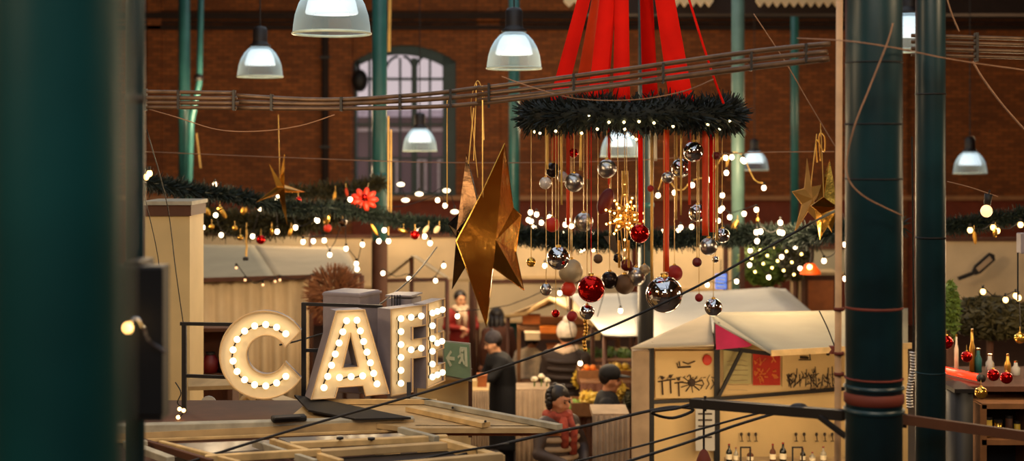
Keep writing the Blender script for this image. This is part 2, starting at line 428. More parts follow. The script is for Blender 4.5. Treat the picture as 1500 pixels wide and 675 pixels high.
post(1280, 82, 7.0, 'teal', 'thick dark teal post with rusty collars beside the pale wooden pole',
     [(92, 4, 1.03, 'iron'), (182, 5, 1.03, 'iron'), (262, 5, 1.03, 'iron'), (450, 6, 1.03, 'rust'), (553, 5, 1.05, 'rust'), (566, 9, 1.07, 'teal'), (582, 18, 1.06, 'rust'), (600, 10, 1.08, 'teal')])
post(1363, 43, 7.9, 'teal', 'second dark teal post, thinner, standing right of the thick one', [(138, 3, 1.04, 'iron'), (348, 5, 1.04, 'iron'), (545, 4, 1.04, 'teal')])
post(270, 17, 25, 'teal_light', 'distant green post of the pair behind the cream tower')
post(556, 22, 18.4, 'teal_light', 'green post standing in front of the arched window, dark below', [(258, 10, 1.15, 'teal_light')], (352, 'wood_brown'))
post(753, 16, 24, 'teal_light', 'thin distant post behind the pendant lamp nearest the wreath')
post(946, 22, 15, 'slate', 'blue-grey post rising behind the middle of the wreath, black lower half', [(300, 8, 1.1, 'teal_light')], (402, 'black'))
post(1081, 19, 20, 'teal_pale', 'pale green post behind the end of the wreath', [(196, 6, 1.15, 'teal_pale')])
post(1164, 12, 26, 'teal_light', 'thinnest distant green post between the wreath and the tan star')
t = thing('drain_pipe', 'thin green pipe kinked towards the distant green post', 'pipe', P(293, 215, 24.6))
MB().tube([P(296, -90, 24.6), P(292, 120, 24.6), P(280, 180, 24.7), P(277, 290, 24.7), Vector((P(277, 290, 24.7).x, 24.7, 0))], 4.6 * S(24.6), 10).build('pipe', 'teal_light', t, True)
MB().tube([P(291, 110, 24.6), P(291, 118, 24.6)], 7 * S(24.6), 10).build('pipe_clamp', 'iron', t, True)
# the pale wooden pole in front of the thick post
t = thing('wooden_pole', 'pale slender wooden pole beside the thick teal post', 'pole', P(1229, 215, 7.4))
b = P(1229, 215, 7.4); 
MB().tube([P(1230, -60, 7.4), P(1227, 675, 7.4), Vector((P(1227, 675, 7.4).x, 7.4, .0))], 5 * S(7.4), 12).build('shaft', 'pole_wood', t, True)
m = MB(); [m.tube([P(1229, y, 7.4), P(1229, y + 5, 7.4)], 7.5 * S(7.4), 12) for y in (450, 515, 545)]; m.build('clamp', 'rust', t, True)

# ---------------------------------------------------------------- pendant lamps
def pendant(px, rim, w, label, tilt=0):
    D = .5 * F / w; c = P(px, rim, D)
    t = thing('pendant_lamp', label, 'lamp', c, 'industrial glass pendant lamps of the hall')
    prof = [(.25, 0), (.246, .05), (.235, .12), (.212, .19), (.175, .255), (.13, .305), (.08, .335)]
    MB().lathe(prof, c, 40).build('glass_shade', 'lamp_glass', t, True, fixn=False)
    MB().lathe([(.25, -.009), (.257, -.004), (.257, .004), (.25, .01), (.243, .006), (.243, -.006), (.25, -.009)], c, 40).build('rim', 'lamp_rim', t, True)
    MB().lathe([(.0, .125), (.165, .125), (.17, .135), (.155, .2), (.13, .26), (.1, .3), (0, .31)], c, 32).build('reflector', 'lamp_glow', t, True)
    MB().lathe([(.0, .33), (.115, .33), (.12, .345), (.085, .37), (.08, .40), (.08, .52), (.06, .55), (.02, .56), (0, .56)], c, 24).build('ballast', 'lamp_black', t, True)
    MB().tube([c + Vector((0, 0, .55)), Vector((c.x, c.y, ZC))], .008, 6).build('hanging_cord', 'cable_black', t)
    return t
pendant(486, 49, 114, 'largest glass pendant lamp, cut by the upper frame edge')
pendant(753, 100, 80, 'glass pendant lamp hanging beside the red ribbons of the wreath')
pendant(381, 112, 66, 'glass pendant lamp hanging on the brick wall side of the largest one')
pendant(615, 221, 50, 'small glass pendant lamp hanging in front of the arched window')
pendant(908, 229, 57, 'glass pendant lamp directly beneath the fir wreath')
pendant(1105, 249, 41, 'small pendant lamp beside the pale green post')
pendant(1421, 254, 48, 'lowest pendant lamp at the far right, above the bare bulb')
pendant(1331, 74, 82, 'pendant lamp glimpsed in the gap between two dark posts')

# ---------------------------------------------------------------- conduits and loose cables
def run(label, D0, D1, rows, clips, mt='conduit'):
    t = thing('conduit_rail', label, 'conduit', P(rows[0][0][0], rows[0][0][1], D0))
    for row in rows:
        rr = row[-1]; pts = row[:-1]; xa, xb = pts[0][0], pts[-1][0]
        q = [P(x, y, D0 + (D1 - D0) * (x - xa) / max(1, xb - xa)) for x, y in pts]
        MB().tube(curve_pts(q, 5), rr * 1.3 * S(D0), 8).build('pipe', mt, t, True)
    for (x, ya, yb) in clips:
        D = D0 + (D1 - D0) * (x - rows[0][0][0]) / max(1, rows[0][-2][0] - rows[0][0][0])
        MB().box((P(x, (ya + yb) / 2, D)), (3.5 * S(D), .05, (yb - ya) * S(D))).build('clip', 'iron', t)
    return t
run('four short parallel conduits running out from the dark posts at the wall side', 8.6, 8.6,
    [[(192, 134), (345, 136), 2.2], [(192, 143), (347, 144), 2.4], [(192, 150), (350, 151), 2.2], [(200, 157), (347, 158), 2]], [(213, 130, 162), (262, 132, 160), (343, 132, 162)])
run('sagging brown conduits crossing in front of the arched window', 8.7, 8.7,
    [[(347, 140), (480, 146), (620, 138), (705, 128), 2.4], [(347, 149), (480, 152), (620, 146), (705, 139), 2.6], [(347, 158), (500, 159), (640, 156), (705, 151), 2.4]],
    [(398, 138, 162), (500, 142, 163), (586, 138, 161), (660, 130, 158)])
run('long brown conduits climbing across the red ribbons to the thick post', 8.7, 7.6,
    [[(700, 130), (900, 104), (1100, 76), (1216, 64), 2.6], [(700, 139), (900, 115), (1100, 88), (1212, 76), 2.6], [(700, 148), (900, 125), (1100, 99), (1214, 86), 3.0], [(700, 153), (820, 138), (960, 118), 1.6]],
    [(716, 122, 158), (840, 108, 138), (971, 92, 122), (1100, 76, 104), (1180, 64, 92)])
run('brown conduits running right from the second dark post', 8.2, 8.2,
    [[(1335, 52), (1510, 57), 2.2], [(1335, 61), (1510, 66), 2.2], [(1335, 71), (1510, 76), 2.4], [(1335, 80), (1510, 85), 1.8]], [(1430, 48, 90), (1345, 48, 86)])
def cable(pts, r, mt, label, name='hanging_cable', n=6):
    q = [P(*p) for p in pts]
    t = MB().tube(curve_pts(q, n), r * S(pts[0][2]), 6).build(name, mt, smooth=True)
    tag(t, label, 'cable'); return t
cable([(735, 112, 8.4), (790, 131, 8.4), (850, 145, 8.4), (930, 146, 8.3), (1000, 134, 8.2), (1045, 116, 8.2)], .9, 'cable_tan', 'pale thin cable drooping over the wreath under the conduits')
cable([(205, 156, 8.6), (260, 172, 8.7), (320, 190, 8.8), (380, 192, 8.8), (440, 184, 8.7), (490, 168, 8.6)], .8, 'cable_tan', 'thin brown cable sagging below the conduits at the brick wall')
cable([(1168, 56, 7.4), (1240, 60, 6.8), (1310, 70, 6.8), (1400, 88, 7.2), (1510, 104, 7.4)], .9, 'cable_tan', 'pale cable crossing in front of both dark posts')
cable([(1308, 34, 6.7), (1300, 62, 6.7), (1275, 125, 6.7), (1250, 190, 6.7), (1240, 250, 6.75), (1262, 285, 6.75), (1322, 316, 6.8)], 1.1, 'cable_tan', 'tan cable looping down the thick teal post')
cable([(1425, 90, 8), (1440, 115, 8), (1470, 155, 8), (1510, 200, 8)], 1.4, 'cable_tan', 'brown cable slanting down to the far frame edge')
cable([(1385, -10, 8), (1394, 20, 8), (1405, 46, 8)], 1.2, 'cable_tan', 'short slanted cable above the conduits by the second post')
cable([(1104, 20, 9), (1150, 90, 9), (1185, 150, 9), (1224, 215, 9)], .9, 'cable_tan', 'thin cable slanting down towards the wooden pole')
cable([(1008, -5, 9.8), (1030, 66, 9.7), (1046, 115, 9.7), (1060, 152, 9.7)], 1.8, 'ribbon_red', 'thin red cord slanting down to the wreath end', 'red_string')
cable([(215, 190, 9), (245, 300, 10.8), (258, 400, 10.8), (272, 498, 10.8)], .9, 'cable_black', 'black wire dropping in front of the cream tower')
cable([(210, 280, 9), (232, 380, 10.7), (238, 470, 10.7), (243, 520, 10.7)], .8, 'cable_black', 'second black wire hanging close to the dark box')
cable([(235, 690, 7.4), (420, 632, 8.2), (560, 592, 8.8), (640, 569, 8.9), (720, 543, 9), (860, 493, 9), (1000, 430, 9), (1100, 376, 9), (1190, 326, 9), (1228, 306, 7.6)], 2.2, 'cable_black', 'long black cable slanting across the whole market to the wooden pole', n=5)
cable([(780, 690, 8), (930, 655, 8.2), (1030, 627, 8.2), (1120, 603, 8.1), (1180, 593, 8)], 1.7, 'cable_black', 'black cable rising from the lower edge to the dark beam')
cable([(880, 688, 8), (1000, 650, 8), (1080, 622, 8), (1150, 601, 8)], 2.2, 'cable_black', 'thicker black cable rising beside it to the dark beam')
cable([(640, 676, 7.8), (700, 660, 8), (780, 640, 8.1), (870, 621, 8.2), (940, 604, 8.3), (985, 596, 8.3), (1016, 600, 8.3), (985, 612, 8.3), (955, 604, 8.2), (990, 598, 8.2), (1020, 590, 8.2)], 2.4, 'cable_black', 'knotted black cable looping out from the end of the dark beam')
cable([(530, 688, 7.6), (600, 676, 7.7), (660, 663, 7.8), (745, 650, 8)], 2, 'cable_black', 'black cable lying across the lowest roof battens')
cable([(212, 222, 13), (400, 230, 13), (650, 238, 13), (900, 236, 13), (1090, 224, 13), (1222, 222, 13)], .8, 'cable_tan', 'fine horizontal wire across the brick wall at lamp height')
cable([(1388, 266, 9.5), (1420, 274, 9.5), (1462, 288, 9.5)], 1, 'cable_tan', 'short wire holding the bare bulb at the right')
# dark beam in front of the white stall
t = thing('iron_beam', 'dark iron beam reaching from the thick post across the white stall', 'beam', P(1015, 590, 7.5))
MB().bar(P(1015, 590, 7.9), P(1238, 608, 7.15), .06, 14 * S(7.5)).build('beam', 'iron', t)
MB().bar(P(1200, 610, 7.2), P(1240, 640, 7.1), .03, .02).build('brace', 'iron', t)
MB().tube([P(1033, 580, 7.85), P(1033, 602, 7.85)], .008).build('bolt', 'iron', t); MB().ball(P(1170, 597, 7.4), .035, sc=(1.4, 1, .7)).build('cap', 'iron', t, True)
t = thing('iron_beam', 'dark iron beam sloping from the second post to the far right frame edge', 'beam', P(1325, 615, 7.5))
MB().bar(P(1318, 613, 7.4), P(1520, 641, 7.6), .06, 14 * S(7.5)).build('beam', 'wood_brown', t)
MB().tube([P(1325, 606, 7.4), P(1325, 626, 7.4)], .012).build('bolt', 'iron', t)
# ribbed cable duct seen between the two posts
t = thing('ribbed_hose', 'silver ribbed hose hanging in the gap between the dark posts', 'hose', P(1334, 560, 8.6))
m = MB()
for k in range(20):
    p = P(1337 - 4 * k / 20 + 2 * math.sin(k / 3), 515 + k * 4.2, 8.6); q = P(1337 - 4 * k / 20 + 2 * math.sin(k / 3), 518 + k * 4.2, 8.6); m.tube([p, q], 5 * S(8.6), 12)
m.build('hose', 'silver_satin', t, True)
MB().tube([P(1338, 515, 8.6), P(1338, 400, 8.6), P(1336, 200, 8.6)], .006).build('cord', 'cable_black', t)
# ================================================================ CAFE SIGN
def extrude_shape(contours, y0, y1):
    """front face at y0, back at y1 (local x, z outlines)"""
    bm = bmesh.new(); es = []
    for c in contours:
        vs = [bm.verts.new((x, y0, z)) for x, z in c]
        for i in range(len(vs)): es.append(bm.edges.new((vs[i], vs[(i + 1) % len(vs)])))
    r = bmesh.ops.triangle_fill(bm, use_beauty=True, use_dissolve=False, edges=es)
    bm.verts.index_update()
    fv = [v.co.copy() for v in bm.verts]; ff = [tuple(v.index for v in f.verts) for f in bm.faces]; bm.free()
    m = MB(); m.add(fv, ff); front = m
    s = MB(); s.add([Vector((v.x, y1, v.z)) for v in fv], ff)
    for c in contours:
        n = len(c); s.add([(x, y0 - .022, z) for x, z in c] + [(x, y1, z) for x, z in c], [(i, (i + 1) % n, n + (i + 1) % n, n + i) for i in range(n)])
    rim = MB()
    for c in contours: 
        q = [Vector((x, y0 - .022, z)) for x, z in c]; rim.tube(q + [q[0]], .006, 5, False)
    return front, s, rim
def circ(r, a0, a1, n): return [(r * math.cos(math.radians(a0 + (a1 - a0) * k / n)), r * math.sin(math.radians(a0 + (a1 - a0) * k / n))) for k in range(n + 1)]
H = .6
C_out = [(x, z + .5) for x, z in circ(.5, 33, 327, 36)] + [(x + .03, z + .5) for x, z in circ(.225, -22, -338, 28)]
C_b = [(.35 * math.cos(math.radians(a)), .5 + .35 * math.sin(math.radians(a))) for a in [44 + i * (272 / 13) for i in range(14)]]
A_out = [(-.17, 1), (.17, 1), (.47, 0), (.185, 0), (.15, .12), (-.15, .12), (-.185, 0), (-.47, 0)]
A_hole = [(0, .74), (-.095, .34), (.095, .34)]
def lerp(a, b, n): return [(a[0] + (b[0] - a[0]) * i / (n - 1), a[1] + (b[1] - a[1]) * i / (n - 1)) for i in range(n)]
A_b = lerp((-.055, .885), (-.325, .13), 7) + lerp((.07, .885), (.315, .13), 7) + lerp((-.14, .235), (.14, .235), 3)
F_out = [(-.31, 0), (-.31, 1), (.31, 1), (.31, .76), (.05, .76), (.05, .61), (.3, .61), (.3, .39), (.05, .39), (.05, 0)]
F_b = lerp((-.17, .88), (-.17, .13), 6) + [(0, .88), (.17, .88), (0, .5), (.17, .5)]
E_out = [(-.3, 0), (-.3, 1), (.32, 1), (.32, .78), (.05, .78), (.05, .61), (.28, .61), (.28, .4), (.05, .4), (.05, .22), (.32, .22), (.32, 0)]
E_b = lerp((-.17, .88), (-.17, .12), 6) + [(0, .88), (.18, .88), (0, .5), (.16, .5), (0, .12), (.18, .12)]
bulb0 = None
def letter(name, word, contours, bulbs, px, pyb, D, yaw, hpx, dep=.13, br=None):
    global bulb0
    h = hpx * S(D); c = P(px, pyb, D)
    t = thing(name, word, 'sign letter', c, 'illuminated sign letters', math.radians(yaw))
    sc = lambda cs: [[(x * h, z * h) for x, z in cc] for cc in cs]
    f, s, rim = extrude_shape(sc(contours), 0, dep)
    f.build('face', 'letter_face', t, local=True); s.build('shell', 'letter_side', t, local=True, fixn=False); rim.build('rim', 'letter_rim', t, local=True)
    for (x, z) in bulbs:
        if bulb0 is None:
            bulb0 = MB().ball((0, 0, 0), .0225, 16, 10, (1, 1, 1)).build('bulb', 'bulb_letter', t, True, local=True); bulb0.location = (x * h, -.035, z * h)
            so = MB().tube([(0, .028, 0), (0, .012, 0)], .013, 8).build('socket', 'cable_black', bulb0, local=True)
        else:
            b = copy_tree(bulb0, t); b.location = (x * h, -.035, z * h)
    # wire strung from bulb to bulb
    run_ = [bulbs[0]]
    for b in bulbs[1:] + [None]:
        if b is not None and math.dist(run_[-1], b) < .3: run_.append(b); continue
        q = []
        for u, v in zip(run_[:-1], run_[1:]): q += [(u[0] * h, -.012, u[1] * h), ((u[0] + v[0]) / 2 * h - .01, -.02, (u[1] + v[1]) / 2 * h - .01)]
        q.append((run_[-1][0] * h, -.012, run_[-1][1] * h))
        if len(run_) > 1: MB().tube(q, .005, 5).build('wire', 'cable_black', t, local=True)
        run_ = [b]
    return t
letter('letter_c', 'round marquee letter C studded with glowing bulbs, facing the viewer', [C_out], C_b, 387, 583, 9.5, 3, 128, .06)
letter('letter_a', 'marquee letter A studded with bulbs beside the letter C', [A_out, A_hole], A_b, 512, 580, 9.55, 24, 126)
letter('letter_f', 'marquee letter F with bulbs, turned away beside the letter A', [F_out], F_b, 597, 574, 9.88, 50, 125, .11)
letter('letter_e', 'marquee letter E at the end of the sign, seen almost edge-on', [E_out], E_b, 634, 563, 10.16, 73, 122, .08)
# iron frame carrying the letters
t = thing('sign_frame', 'thin black iron frame that carries the glowing letters', 'sign frame', P(445, 585, 9.62))
def ib(a, b, w=.022): return MB().bar(a, b, w, w)
for a, b in ((P(270, 472, 9.6), P(270, 626, 9.6)), (P(445, 443, 9.74), P(445, 586, 9.74)), (P(599, 560, 9.68), P(599, 612, 9.6))): ib(a, b, .03).build('upright', 'iron', t)
for a, b in ((P(264, 474, 9.6), P(345, 475, 9.6)), (P(268, 550, 9.6), P(352, 553, 9.6)), (P(443, 445, 9.74), P(560, 449, 9.9)), (P(445, 513, 9.74), P(480, 513, 9.76)), (P(445, 578, 9.74), P(470, 580, 9.76))):
    ib(a, b).build('crossbar', 'iron', t)
# grey ventilation boxes behind the letters
t = thing('vent_box', 'grey metal box standing behind the letter A', 'box', P(515, 570, 10.3))
MB().box(P(515, 498, 10.3) , (62 * S(10.3), .3, 145 * S(10.3)), Matrix.Rotation(math.radians(-24), 3, 'Z'), .01).build('housing', 'letter_side', t)
MB().box(P(516, 429, 10.3), (64 * S(10.3), .31, .015), Matrix.Rotation(math.radians(-24), 3, 'Z')).build('lid', 'letter_side', t)
t = thing('vent_box', 'grey louvred metal box standing behind the letter F', 'box', P(595, 570, 10.4))
MB().box(P(592, 500, 10.4), (38 * S(10.4), .25, 130 * S(10.4)), Matrix.Rotation(math.radians(-14), 3, 'Z'), .01).build('housing', 'letter_side', t)
m = MB(); [m.box(P(574 + 4 * k, 446, 10.25), (.006, .02, .14)) for k in range(4)]; m.build('louvre', 'black', t)
MB().box(P(592, 431, 10.4), (40 * S(10.4), .26, .012), Matrix.Rotation(math.radians(-14), 3, 'Z')).build('lid', 'letter_side', t)

# ================================================================ TIMBER ROOF OF THE CAFE STALL
ZR = 2.27
def GR(px, py, dz=0): return G(px, py, ZR + dz)
def rbar(name, label, a, b, w, h, mt, cat='roof board', group=None, dz=0, bev=.004):
    pa, pb = GR(*a, dz), GR(*b, dz); o = MB().bar(pa, pb, w, h, bev=bev).build(name, mt); tag(o, label, cat, group); return o
# boarded triangular roof point
t = thing('roof_board', 'big triangular plywood roof point running out over the shoppers', 'roof', GR(640, 620))
m = MB(); m.slab([GR(456, 584), GR(627, 585), GR(710, 599), GR(820, 627), GR(608, 627), GR(430, 606)], .03, (0, 0, 1)); m.build('deck', 'wood_beige', t)
MB().bar(GR(608, 630, -.03), GR(822, 631, -.03), .03, .06, bev=.003).build('fascia', 'wood_orange', t)
MB().bar(GR(600, 598, .02), GR(712, 622, .02), .07, .03).build('batten', 'wood_pale', t); MB().bar(GR(604, 584, .02), GR(820, 625, .02), .05, .03).build('batten', 'wood_grey', t)
MB().bar(GR(470, 588, .02), GR(640, 588, .02), .04, .03).build('batten', 'wood_pale', t)
for px, py in ((663, 597), (711, 617)): MB().tube([GR(px, py, .02), GR(px, py, .07)], .008).build('bolt', 'iron', t)
# cafe kiosk below it: walls that carry the roof
kz = ZR - .09
t = thing('cafe_kiosk', 'beige kiosk body under the timber roof with the glowing letters', 'kiosk', (GR(520, 620).x, 9.2, 0))
bx0, bx1 = P(150, 0, 8.9).x, P(700, 0, 8.9).x
MB().box(((bx0 + bx1) / 2 - .3, 10.05, kz / 2), (bx1 - bx0 - .6, .05, kz)).build('back_wall', 'panel_cream', t)
MB().box((bx1 - .6, 9.4, kz / 2), (.05, 1.3, kz)).build('side_wall', 'panel_cream', t)
MB().box(((bx0 + bx1) / 2 - .3, 8.85, kz + .01), (bx1 - bx0 - .6, 2.4, .04)).build('roof_deck', 'wood_brown', t)
MB().box(((bx0 + bx1) / 2 - .6, 8.75, .5), (bx1 - bx0 - 1.6, .5, 1.0)).build('counter', 'wood_brown', t)
# long parapet beam with grey top rail
t = thing('roof_parapet', 'long beige parapet beam with pale grey rail in front of the letters', 'beam', GR(380, 640))
pa, pb = GR(150, 628, .02), GR(606, 616, .0)
MB().bar(pa, pb, .09, .05, bev=.005).build('top_rail', 'wood_grey', t)
MB().bar(pa + Vector((0, -.03, -.125)), pb + Vector((0, -.03, -.085)), .04, .2).build('face_board', 'wood_beige', t)
MB().bar(pa + Vector((0, -.09, -.06)), pb + Vector((0, -.09, -.04)), .02, .012).build('moulding', 'wood_pale', t)
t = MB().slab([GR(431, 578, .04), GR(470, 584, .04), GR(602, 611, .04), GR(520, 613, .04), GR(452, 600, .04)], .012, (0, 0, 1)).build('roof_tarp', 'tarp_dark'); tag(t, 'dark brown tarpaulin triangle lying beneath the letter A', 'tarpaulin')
t = thing('tool_case', 'small black case lying on the parapet beam under the letter C', 'case', GR(423, 612))
MB().bar(GR(398, 614, .05), GR(448, 611, .05), .09, .035, bev=.01).build('case_body', 'black', t); MB().bar(GR(402, 612, .07), GR(440, 610, .07), .05, .01).build('lid', 'iron', t)
# window-like batten frames that make up the front of the roof
gl = tag(MB().slab([GR(408, 641), GR(590, 634), GR(640, 641), GR(440, 655)], .012, (0, 0, 1)).build('glass_panel', 'glass_roof'), 'grey glass roof panel between the parapet beam and the batten', 'glass panel')
gl = tag(MB().slab([GR(215, 651), GR(398, 644), GR(432, 655), GR(250, 667)], .012, (0, 0, 1)).build('glass_panel', 'glass_roof'), 'grey glass roof panel beneath the dark box side of the parapet', 'glass panel')
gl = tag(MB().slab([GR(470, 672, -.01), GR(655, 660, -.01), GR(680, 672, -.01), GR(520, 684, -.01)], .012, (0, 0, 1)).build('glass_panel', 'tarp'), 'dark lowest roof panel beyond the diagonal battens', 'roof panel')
BT = 'pale battens framing the glass roof panels'
for i, (a, b, w, h, mt, lb) in enumerate([
    ((425, 652), (655, 641), .05, .035, 'wood_pale', 'pale roof batten running along the upper edge of the middle frame'),
    ((470, 664), (655, 652), .06, .04, 'wood_beige', 'beige batten just below the pale upper one'),
    ((586, 629), (640, 643), .04, .035, 'wood_grey', 'short grey batten meeting the end of the parapet beam'),
    ((648, 647), (735, 672), .05, .04, 'wood_pale', 'pale end batten slanting out beyond the black cable'),
    ((398, 647), (500, 678), .035, .04, 'wood_pale', 'pale diagonal batten in the middle of the glass roof'),
    ((372, 649), (462, 678), .03, .04, 'wood_grey', 'grey diagonal batten beside the pale middle one'),
    ((186, 650), (250, 674), .05, .04, 'wood_grey', 'grey diagonal batten near the blurred green post'),
    ((208, 647), (310, 678), .03, .04, 'wood_brown', 'thin brown diagonal batten near the blurred green post'),
    ((235, 650), (350, 680), .03, .04, 'wood_pale', 'pale diagonal batten with screws next to the brown one'),
    ((300, 672), (470, 662), .04, .04, 'wood_pale', 'pale lower batten tying the diagonal ones together'),
    ((185, 654), (215, 651), .05, .05, 'wood_grey', 'stub end of a grey batten at the blurred green post'),
    ((560, 684), (735, 668), .05, .04, 'wood_beige', 'lowest beige batten at the lower frame edge'),
    ]):
    rbar('roof_batten', lb, a, b, w, h, mt, 'batten', BT, dz=.02 + .004 * i)
for px, py, lb in ((544, 644, 'small upright bolt on the upper pale batten'), (498, 643, 'tiny bolt nearest the letter A on the glass panel')):
    tag(MB().tube([GR(px, py, .02), GR(px, py, .09)], .007, 8).lathe([(0, .0), (.02, 0), (.02, .012), (0, .012)], GR(px, py, .09), 10).build('roof_bolt', 'iron', smooth=False), lb, 'bolt')

# ---------------------------------------------------------------- left edge: cream tower, black box, little lights
t = thing('stall_tower', 'tall cream boxed tower with a brown cornice behind the black box', 'tower', Vector((P(245, 0, 11.2).x, 11.4, 0)))
za, zb2 = P(0, 300, 11.2).z, P(0, 316, 11.2).z
w_ = 66 * S(11.2); cx = P(245, 0, 11.2).x
MB().box((cx, 11.45, zb2 / 2), (w_, .5, zb2)).build('panel', 'panel_cream', t)
MB().box((cx, 11.45, (za + zb2) / 2), (w_ + .03, .54, za - zb2)).build('cornice', 'wood_brown', t)
MB().box((cx, 11.45, za + .015), (w_ + .05, .58, .03)).build('cap_board', 'wood_grey', t)
t = thing('speaker_box', 'large black loudspeaker box hanging beside the cream tower', 'loudspeaker', P(185, 500, 5.0))
MB().box(P(195, 500, 5.0), (96 * S(5.0), .12, 224 * S(5.0)), None, .006).build('housing', 'black', t)
MB().box(P(195, 500, 4.93), (86 * S(5.0), .01, 210 * S(5.0))).build('grille', 'coat_black', t)
MB().box(P(205, 386, 5.05), (.05, .2, .03)).build('mount', 'iron', t)
t = thing('gooseneck_lamp', 'small glowing bulb with bent silver neck on the black box', 'lamp', P(188, 480, 4.86))
MB().ball(P(188, 480, 4.86), .019, 12, 8).build('bulb', 'bulb_warm', t, True)
MB().tube(curve_pts([P(197, 466, 4.86), P(204, 468, 4.86), P(211, 482, 4.86), P(217, 498, 4.87), P(243, 516, 4.9)]), .005, 8).build('neck', 'silver', t, True)
MB().tube([P(193, 472, 4.86), P(197, 466, 4.86)], .007, 8).build('socket', 'silver', t, True)
# little warm lights on the upright below the tower
t = thing('string_lights', 'three tiny warm lights twisted round the black upright', 'string lights', P(266, 600, 9.3))
for px, py in ((263, 599, ), (269, 601), (261, 611)): MB().ball(P(px, py, 9.3), .014, 10, 8).build('bulb', 'bulb_warm', t, True)
MB().tube(curve_pts([P(257, 560, 9.35), P(265, 575, 9.3), P(260, 590, 9.3), P(270, 600, 9.3), P(262, 612, 9.3)]), .004, 6).build('cord', 'cable_black', t)
# interior of the cafe seen under the letter C
t = thing('wine_rack', 'dark shelf with round bottles seen beneath the cream curtain', 'rack', Vector((P(300, 0, 12.2).x, 12.2, 0)))
zt_ = P(0, 478, 12.2).z
for xx in (270, 342): MB().box((P(xx, 0, 12.2).x, 12.2, zt_ / 2), (.04, .3, zt_)).build('side_panel', 'wood_brown', t)
for py in (480, 545): MB().box((P(306, 0, 12.2).x, 12.2, P(0, py, 12.2).z), (72 * S(12.2), .3, .03)).build('shelf', 'wood_brown', t)
MB().box((P(306, 0, 12.2).x, 12.34, zt_ / 2), (72 * S(12.2), .02, zt_)).build('back_panel', 'coat_brown', t)
for i, (px, r, mt, lb) in enumerate([(285, 12, 'coat_brown', 'brown round jar on the dark shelf, next to the tower'), (308, 13, 'maroon', 'dark red round jar in the middle of the dark shelf'), (331, 12, 'dark_ball', 'blackish round jar on the dark shelf beside the letter C')]):
    c = P(px, 545 - r, 12.08); rr = r * S(12.08); b_ = thing('jar', lb, 'jar', c, 'jars on the dark shelf')
    MB().lathe([(0, -rr), (rr * .8, -rr), (rr, -.4 * rr), (rr, .3 * rr), (rr * .6, .85 * rr), (rr * .5, rr), (0, rr)], c, 20).build('body', mt, b_, True)
    MB().lathe([(0, rr), (rr * .55, rr), (rr * .55, rr * 1.25), (0, rr * 1.25)], c, 16).build('lid', 'iron', b_)
t = thing('arched_board', 'small white arched board standing under the letter C', 'board', GR(305, 610))
c = P(305, 610, 10.6); w = 12 * S(10.6); hh = 30 * S(10.6)
MB().slab([(c.x - w, c.y, c.z), (c.x + w, c.y, c.z), (c.x + w, c.y, c.z + hh * .6)] + [(c.x + w * math.cos(a * PI / 8), c.y, c.z + hh * .6 + w * math.sin(a * PI / 8)) for a in range(1, 8)] + [(c.x - w, c.y, c.z + hh * .6)], .02, (0, -1, 0)).build('board_panel', 'canvas_white', t)
MB().bar(c + Vector((0, .03, .1)), Vector((c.x, c.y + .03, 0)), .02, .02).build('leg', 'wood_brown', t)
t = thing('hose', 'brown bent hose arching behind the letter C', 'hose', P(350, 600, 10.4))
MB().tube(curve_pts([P(345, 614, 10.4), P(352, 590, 10.4), P(362, 580, 10.4), P(371, 590, 10.4), P(372, 614, 10.4), Vector((P(372, 0, 10.4).x, 10.4, .02))]), .02, 10).build('tube', 'wood_beige', t, True)
MB().ball(P(345, 610, 10.4), .03).build('nozzle', 'iron', t, True)
t = tag(MB().slab([P(275, 560, 11), P(330, 556, 11), P(430, 590, 10.5), P(470, 600, 10.2), P(440, 606, 10.0), P(340, 570, 10.6), P(275, 572, 10.9)], .03).build('roof_board', 'wood_beige'), 'slanted beige board behind and below the letter C', 'board')
cable([(410, 505, 10.2), (450, 495, 10.5), (520, 470, 11), (600, 410, 12), (640, 362, 13)], 1.3, 'cable_black', 'black wire rising behind the letters to the hanging lights')
# ================================================================ STALLS
def membrane(name, corners, mt, parent, sag=.03, n=10, thick=.012):
    a, b, c, d = [Vector(p) for p in corners]; g = []
    for i in range(n + 1):
        u = i / n; row = []
        for j in range(n + 1):
            v = j / n
            p = a.lerp(b, v).lerp(d.lerp(c, v), u); p.z -= sag * 4 * v * (1 - v) * (.3 + math.sin(PI * u)); row.append(p)
        g.append(row)
    return MB().sheet(g).build(name, mt, parent, True, thick=thick)
def pleats(name, a, b, z0, z1, mt, parent, k=10, amp=.03):
    a, b = Vector(a), Vector(b); n = k * 8; g = []; nn = Vector((-(b - a).y, (b - a).x, 0)).normalized()
    for z, s_ in ((z1, .4), ((z0 + z1) / 2, 1), (z0, 1.2)):
        row = []
        for i in range(n + 1):
            u = i / n; p = a.lerp(b, u) + nn * amp * s_ * math.sin(2 * PI * k * u + .6 * math.sin(9 * u)); p.z = z; row.append(p)
        g.append(row)
    return MB().sheet(g).build(name, mt, parent, True, thick=.006)
def poleto(p, r, mt, parent, name='pole'):
    p = Vector(p); return MB().tube([Vector((p.x, p.y, 0)), p], r, 10).build(name, mt, parent, True)

